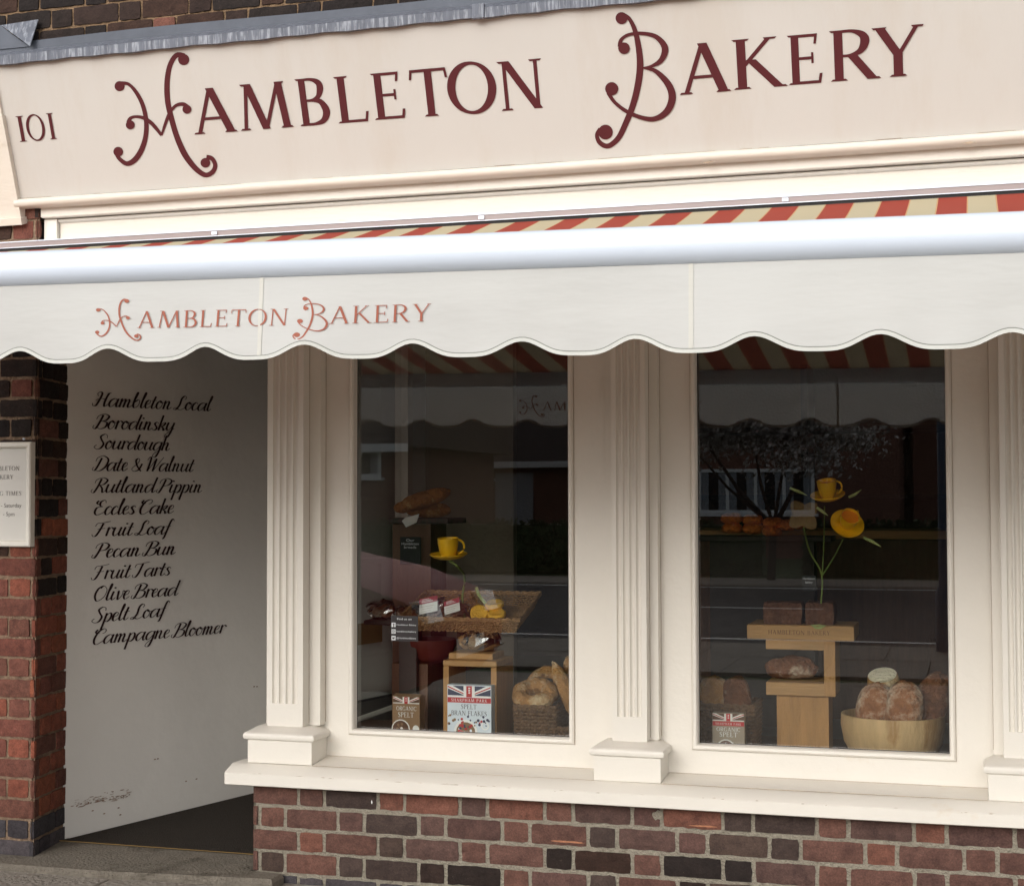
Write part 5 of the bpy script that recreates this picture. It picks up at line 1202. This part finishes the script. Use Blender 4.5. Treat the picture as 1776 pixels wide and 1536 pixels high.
# chalk tag
x0, x1, z0, z1 = bx(1391, 1415, 998, 1024, .27)
c2 = thing('chalk_sign', 'tiny black chalk tag hanging on the green stems', 'sign', ((x0+x1)/2, .27, z0))
m = MB(); m.box(x0, x1, .27, .274, z0, z1, 0, .0008); m.build('board', SLATE, c2)
flat_text(c2, [('Hambleton', z1-.013, .010, (x1-x0)*.85), ('bakery', z1-.0255, .010, (x1-x0)*.5)], (x0+x1)/2, .27)
# buns on the counter
for i, (px, py, w_) in enumerate(((1269, 900, 19), (1306, 903, 18), (1341, 908, 18), (1270, 917, 18), (1306, 918, 18), (1339, 922, 17), (1366, 912, 14), (1386, 909, 12))):
    Yb = 1.9; a = at(px, py, Yb); k_ = (at(px+w_, py, Yb).x-a.x)
    row = ('upper', 'lower')[3 <= i < 6]
    loaf('bread_bun', ('orange bun leftmost in the top row of buns', 'orange bun second from left in the top row of buns', 'orange bun third from left in the top row of buns', 'shaded bun leftmost in the bottom row of buns', 'shaded bun in the middle of the bottom row of buns', 'bun at the right of the bottom row of buns', 'bun right of the two rows, behind the brown flower', 'last small bun at the right, behind the brown flower')[i], BUN, (a.x, Yb, a.z), k_, .05, .030, 'buns in a row deep in the shop', axis=(1, 0, 0), seed=40+i, bumpy=.05, flat=.3, e=.75, cat='bun')
a = at(1310, 928, 1.9); m = MB(); m.box(a.x-.28, a.x+.34, 1.8, 2.05, a.z-.025, a.z-.002, 0, .003); m.box(a.x-.2, a.x+.26, 1.87, 2.0, FLZ, a.z-.026); m.build('bun_shelf', SHELF, label='dark stand carrying the rows of orange buns', cat='stand')
# square basket with two loaves, spelt box in front
a = at(1212, 1222, .24); b = at(1307, 1222, .24)
wicker_tray('bread_basket', 'square wicker basket with two small loaves, by the left edge of the right window', (a.x+b.x)/2, .33, DZ+.0006, (b.x-a.x)*.96, .19, a.z-DZ, .04, WICKD, 14)
for i, (p_, s_, l_) in enumerate((((1234, 1206), .036, 'small loaf at the left in the square basket'), ((1276, 1208), .040, 'small loaf at the right in the square basket'))):
    a = at(*p_, .3); loaf('small_loaf', l_, (CRUSTG, CRUSTD)[i], (a.x, .32, a.z), .066, .05, s_, 'small loaves in the square basket', axis=(.15*(i*2-1)*-1, .2, 1), up=(0, -1, 0), seed=60+i, bumpy=.06, flat=.2, e=.72)
YX = .12
x0, x1, z0, z1 = bx(1236, 1291, 1237, 1320, YX); z0 = DZ+.0006
sx_ = thing('spelt_carton', 'taupe organic spelt carton with a flag band before the square basket', 'carton', ((x0+x1)/2, YX+.02, z0))
m = MB(); m.box(x0, x1, YX, YX+.04, z0, z1, 0, .0008); m.build('carton', GREYBOX, sx_)
H_ = z1-at(1263, 1320, YX).z; W_ = x1-x0
m = MB(); union_jack(m, x0+.001, x1-.001, z1-H_*.165, z1-.002, YX); m.build('flag_print', [DKWOOD, PAPER, REDP], sx_)
m = MB(); m.add([(x0+.001, YX-.0005, z1-H_*.265), (x1-.001, YX-.0005, z1-H_*.265), (x1-.001, YX-.0005, z1-H_*.175), (x0+.001, YX-.0005, z1-H_*.175)], [(0, 1, 2, 3)], 0)
caps(m, 'SHARPHAM PARK', x0+W_*.1, x1-W_*.1, z1-H_*.245, H_*.045, YX-.0004, 1, .2); m.build('red_band', [REDP, PAPER], sx_)
m = MB(); caps(m, 'ORGANIC', x0+W_*.13, x1-W_*.13, z1-H_*.375, H_*.08, YX); caps(m, 'SPELT', x0+W_*.22, x1-W_*.22, z1-H_*.49, H_*.095, YX); m.build('lettering', WHITEP, sx_)
m = MB(); q(x0+W_*.42, z1-H_*.74, W_*.3, .0006, 1); q(x0+W_*.42, z1-H_*.74, W_*.26, .001, 0)
for i in range(16): q(x0+W_*(.42+g3.uniform(-.15, .15)), z1-H_*.72+W_*g3.uniform(-.1, .15), W_*.045, .0012+i*.00002, g3.choice((0, 2, 1)), 7)
for v_ in m.v: v_.y += YX-YC
m.build('bowl_picture', [DKWOOD, PAPER, KRAFT], sx_)
# big turned bowl of loaves
YBw = .33; a = at(1458, 1240, YBw); b = at(1640, 1240, YBw); rb_ = (b.x-a.x)/2; bc = Vector(((a.x+b.x)/2, YBw, DZ+.0006)); hb = at(1550, 1250, YBw-rb_).z-DZ
m = MB(); m.lathe(bc, [(0, 0), (rb_*.62, 0), (rb_*.8, hb*.14), (rb_*.94, hb*.42), (rb_, hb*.78), (rb_*.99, hb), (rb_*.93, hb*1.0), (rb_*.92, hb*.8), (rb_*.8, hb*.3), (0, hb*.12)], 56)
m.build('wooden_bowl', BOWLW, smooth=True, label='large pale turned wooden bowl full of standing loaves', cat='bowl')
BL = 'loaves standing in the wooden bowl'
def bowl_loaf(px, py, Y, rx_, ry_, rz_, lean, lab, mt, seed):
    c_ = at(px, py, Y); return loaf('standing_loaf', lab, mt, c_, rx_, ry_, rz_, BL, axis=(lean, .12, 1), up=(0, -1, .1), seed=seed, bumpy=.05, flat=.3, e=.8)
bowl_loaf(1516, 1228, .27, .085, .058, .05, .22, 'loaf leaning right at the front left of the bowl', CRUST, 71)
bowl_loaf(1569, 1227, .25, .086, .062, .05, .03, 'upright floury loaf at the front of the bowl', CRUST, 72)
bowl_loaf(1618, 1214, .34, .095, .056, .05, .28, 'dark loaf leaning right at the right of the bowl', CRUSTD, 73)
# the cut loaf, pale crumb uppermost
c_ = at(1536, 1190, .37); t = thing('cut_loaf', 'round loaf with its top cut off, pale crumb showing, at the back of the bowl', 'bread', c_, BL)
Mx = Matrix.Rotation(R(26), 3, 'X') @ Matrix.Rotation(R(-6), 3, 'Y')
m = MB(); m.lathe(c_+Vector((0, 0, -.03)), [(0, -.07), (.04, -.065), (.055, -.03), (.058, .02), (.054, .055), (.050, .078), (.047, .081)], 28, 0, Mx); m.build('crust', CRUSTG, t, smooth=True)
m = MB(); m.lathe(c_+Vector((0, 0, -.03)), [(.0475, .0812), (.03, .083), (0, .0835)], 28, 0, Mx); m.build('crumb', CRUMB, t, smooth=True)

# ================================================================ ACROSS THE STREET (mirrored in the panes)
def house(name, label, dist, xl, xr, eaves, depth, ridge, wins, door=None, garage=None):
    t = thing(name, label, 'house', ((xl+xr)/2, -dist-depth/2, 0), 'houses across the street')
    m = MB(); m.box(xl, xr, -dist-depth, -dist, -.1, eaves); m.build('wall', HBRICK, t)
    m = MB(); o_ = .35; m.add([(xl-o_, -dist+o_, eaves-.02), (xr+o_, -dist+o_, eaves-.02), (xr+o_, -dist-depth-o_, eaves-.02), (xl-o_, -dist-depth-o_, eaves-.02), (xl-o_, -dist-depth/2, ridge), (xr+o_, -dist-depth/2, ridge)], [(0, 1, 5, 4), (2, 3, 4, 5), (0, 4, 3), (1, 2, 5), (3, 2, 1, 0)]); m.build('roof', HROOF, t)
    m = MB(); m.box(xl-o_, xr+o_, -dist+o_, -dist+o_+.09, eaves-.16, eaves+.02); m.build('gutter', UPVC, t)
    m = MB(); m.box(xl+.8, xl+1.4, -dist-depth/2-.3, -dist-depth/2+.3, ridge-.4, ridge+.9); m.build('chimney', HBRICK, t)
    for (a, b, z0_, z1_, n_) in wins:
        f = MB(); w_ = b-a; bw = .075
        f.box(a, b, -dist, -dist+.06, z0_, z0_+bw); f.box(a, b, -dist, -dist+.06, z1_-bw, z1_)
        for k_ in range(n_+1): xx = a+(w_-bw)*k_/n_; f.box(xx, xx+bw, -dist, -dist+.06, z0_+bw, z1_-bw)
        fr = f.build('window', UPVC, t)
        g = MB(); g.box(a+.02, b-.02, -dist+.005, -dist+.02, z0_+.02, z1_-.02); g.build('pane', CARDARK, fr)
        cu = MB(); 
        for k_ in range(n_): 
            xx = a+bw+(w_-bw)*k_/n_; cw = (w_-bw)/n_-bw; cu.box(xx, xx+cw*.3, -dist+.021, -dist+.03, z0_+.06, z1_-.06); cu.box(xx+cw*.7, xx+cw, -dist+.021, -dist+.03, z0_+.06, z1_-.06)
        cu.build('curtain', CURTAIN, fr)
        sl_ = MB(); sl_.box(a-.08, b+.08, -dist, -dist+.12, z0_-.07, z0_-.005); sl_.build('sill', UPVC, fr)
    if door:
        a, b = door; f = MB(); f.box(a, b, -dist, -dist+.05, .02, 2.02); dr = f.build('door', UPVC, t); f = MB(); f.box(a+.15, b-.15, -dist+.051, -dist+.06, 1.2, 1.8); f.build('glazing', CARDARK, dr)
    if garage:
        a, b = garage; f = MB(); f.box(a, b, -dist, -dist+.04, .02, 2.1); f.build('garage_door', GARAGE, t)
    return t
dA = 30
L_ = lambda px, d: refl(px, 850, d).x
zA = lambda py, d: refl(1400, py, d).z
house('brick_house', 'brick house with wide white window, mirrored in the right window', dA, L_(1120, dA), L_(1560, dA), 4.4, 8, 7.4,
      [(L_(1211, dA), L_(1413, dA), zA(890, dA), zA(812, dA), 4)])
dB = 38
house('bungalow', 'low brick bungalow with white gutter, mirrored in the left window', dB, L_(800, dB), L_(985, dB), zA(797, dB), 9, 7.0,
      [(L_(818, dB), L_(856, dB), zA(826, dB), zA(803, dB), 1)], garage=(L_(860, dB), L_(925, dB)))
dC = 27
house('white_gabled_house', 'house with broad white eaves board, mirrored at the left edge of the left window', dC, L_(480, dC), L_(692, dC), zA(762, dC), 7, 6.2,
      [(L_(606, dC), L_(662, dC), zA(822, dC), zA(770, dC), 1)], door=(L_(540, dC), L_(566, dC)))
dD = 32
house('brick_house', 'tall brick house mirrored at the right edge of the right window', dD, L_(1585, dD), L_(2000, dD), 5.2, 8, 8.2,
      [(L_(1640, dD), L_(1720, dD), 1.2, 2.4, 2)], door=(L_(1760, dD), L_(1795, dD)))
def leafy(name_part, parent, mt, c, rad, n, s, seed):
    g = random.Random(seed); m = MB()
    cl = [(Vector(c)+Vector((g.gauss(0, .5)*rad[0], g.gauss(0, .5)*rad[1], g.gauss(0, .45)*rad[2])), g.uniform(.25, .5)) for _ in range(26)]
    for i in range(n):
        cc, k_ = g.choice(cl); p_ = cc+Vector((g.gauss(0, 1)*rad[0], g.gauss(0, 1)*rad[1], g.gauss(0, 1)*rad[2]))*k_*.55
        a = Vector((g.gauss(0, 1), g.gauss(0, 1), g.gauss(0, 1))).normalized(); b = a.orthogonal().normalized(); c_ = a.cross(b); q_ = s*g.uniform(.6, 1.3)
        m.add([p_-b*q_, p_-c_*q_*.5, p_+b*q_, p_+c_*q_*.5], [(0, 1, 2, 3)])
    return m.build(name_part, mt, parent)
tc_ = refl(1335, 760, 20); tt = thing('blossom_tree', 'small spreading tree with pale blossom, mirrored in the right window', 'tree', (tc_.x, -20, 0))
m = MB()
base = Vector((tc_.x, -20, 0))
m.tube([base, base+Vector((.05, 0, .9))], [.07, .055], 8)
for dx, dz, r_ in ((-1.1, 1.4, .045), (.9, 1.5, .045), (-.3, 1.6, .035), (.4, 1.7, .035), (-1.5, 1.5, .03)):
    m.tube([base+Vector((.05, 0, .85)), base+Vector((dx*.45, .1, .9+dz*.4)), base+Vector((dx, .1*dx, .9+dz))], [r_, r_*.8, r_*.3], 6)
m.build('trunk', BARK, tt)
leafy('crown', tt, LEAFT, (tc_.x-.15, -20, 2.5), (1.5, 1.0, .62), 15000, .055, 7)
for i, (a, b, lab) in enumerate(((-24, -3.6, 'long clipped green hedge across the road, left part'), (-2.9, 8, 'clipped green hedge before the wide window house'))):
    t = thing('hedge', lab, 'hedge', ((a+b)/2, -22, 0), 'garden hedges'); m = MB(); g = random.Random(90+i)
    m.box(a, b, -22.25, -21.75, 0, .86)
    for _ in range(5000):
        p_ = Vector((g.uniform(a, b), g.choice((-21.72, g.uniform(-22.2, -21.7))), g.uniform(.0, .95))); v1 = Vector((g.gauss(0, 1), g.gauss(0, 1), g.gauss(0, 1))).normalized(); v2 = v1.orthogonal().normalized(); s_ = .07
        m.add([p_-v1*s_, p_-v2*s_*.6, p_+v1*s_, p_+v2*s_*.6], [(0, 1, 2, 3)])
    m.build('foliage', HEDGE, t)
pp = refl(1636, 900, 8.6); t = thing('street_post', 'slim blue grey steel post mirrored near the right edge of the right window', 'post', (pp.x, -8.6, 0))
m = MB(); m.tube([(pp.x, -8.6, 0), (pp.x, -8.6, 4.2)], .045, 14); m.build('shaft', POSTB, t, smooth=True)
m = MB(); m.lathe((pp.x, -8.6, 0), [(.075, 0), (.075, .5), (.05, .56), (.046, .56)], 16); m.build('base_sleeve', POSTB, t, smooth=True)
# red hatchback parked on the forecourt, nose to the right
car = thing('parked_car', 'red parked hatchback mirrored at the left of the left window', 'car', (-4.5, -4.2, 0))
CX, CYc = -4.98, -3.9
sect = [(-2.0, .45, .62, .62), (-1.93, .28, .90, .74), (-1.7, .2, 1.02, .80), (-1.25, .2, 1.40, .62), (-.5, .2, 1.47, .60), (.1, .2, 1.43, .60), (.85, .2, 1.0, .78), (1.45, .2, .88, .78), (1.85, .22, .74, .74), (1.98, .36, .58, .62)]
m = MB(); rs = []
for x, zl, zh, w_ in sect:
    belt = min(zh, .95)
    hw = .82 if abs(x) < 1.7 else .72
    rs.append([(CX+x, CYc+s_*a_, z) for s_, a_, z in ((-1, hw*.94, zl), (-1, hw, (zl+belt)/2), (-1, hw*.97, belt-.03), (-1, w_*.98, zh-.02), (0, 0, zh+.015), (1, w_*.98, zh-.02), (1, hw*.97, belt-.03), (1, hw, (zl+belt)/2), (1, hw*.94, zl))])
m.rings(rs, 0, cap=True); m.build('body', CARRED, car, smooth=True)
for s_ in (-1, 1):
    m = MB(); m.add([(CX+.62, CYc+s_*.80, .98), (CX-1.2, CYc+s_*.80, .98), (CX-1.05, CYc+s_*.66, 1.34), (CX-.1, CYc+s_*.64, 1.38)], [(0, 1, 2, 3)]); m.build('side_window', CARDARK, car)
m = MB(); m.add([(CX+.84, CYc-.70, 1.03), (CX+.84, CYc+.70, 1.03), (CX+.2, CYc+.56, 1.41), (CX+.2, CYc-.56, 1.41)], [(0, 1, 2, 3)]); m.build('windscreen', CARDARK, car)
for x in (-1.3, 1.25):
    for s_ in (-1, 1):
        m = MB(); M_ = Matrix.Rotation(R(90), 3, 'X'); m.lathe((CX+x, CYc+s_*.76, .31), [(.19, -.09), (.29, -.09), (.31, -.06), (.31, .06), (.29, .09), (.19, .09)], 28, 0, M_); wh = m.build('wheel', TYRE, car, smooth=True)
        m = MB(); m.lathe((CX+x, CYc+s_*.76, .31), [(0, -.08), (.06, -.085), (.185, -.07), (.19, -.05), (.19, .05), (.185, .07), (.06, .085), (0, .08)], 20, 0, M_); m.build('rim', ALLOY, wh, smooth=True)
for s_ in (-1, 1):
    m = MB(); m.obox((CX+1.88, CYc+s_*.55, .66), (.07, s_*-.02, 0), (0, .13, 0), (-.02, 0, .06)); m.build('headlight', LENS, car)
m = MB(); m.obox((CX+2.0, CYc, .42), (.004, 0, 0), (0, .26, 0), (0, 0, .055)); m.build('number_plate', WHITEP, car)
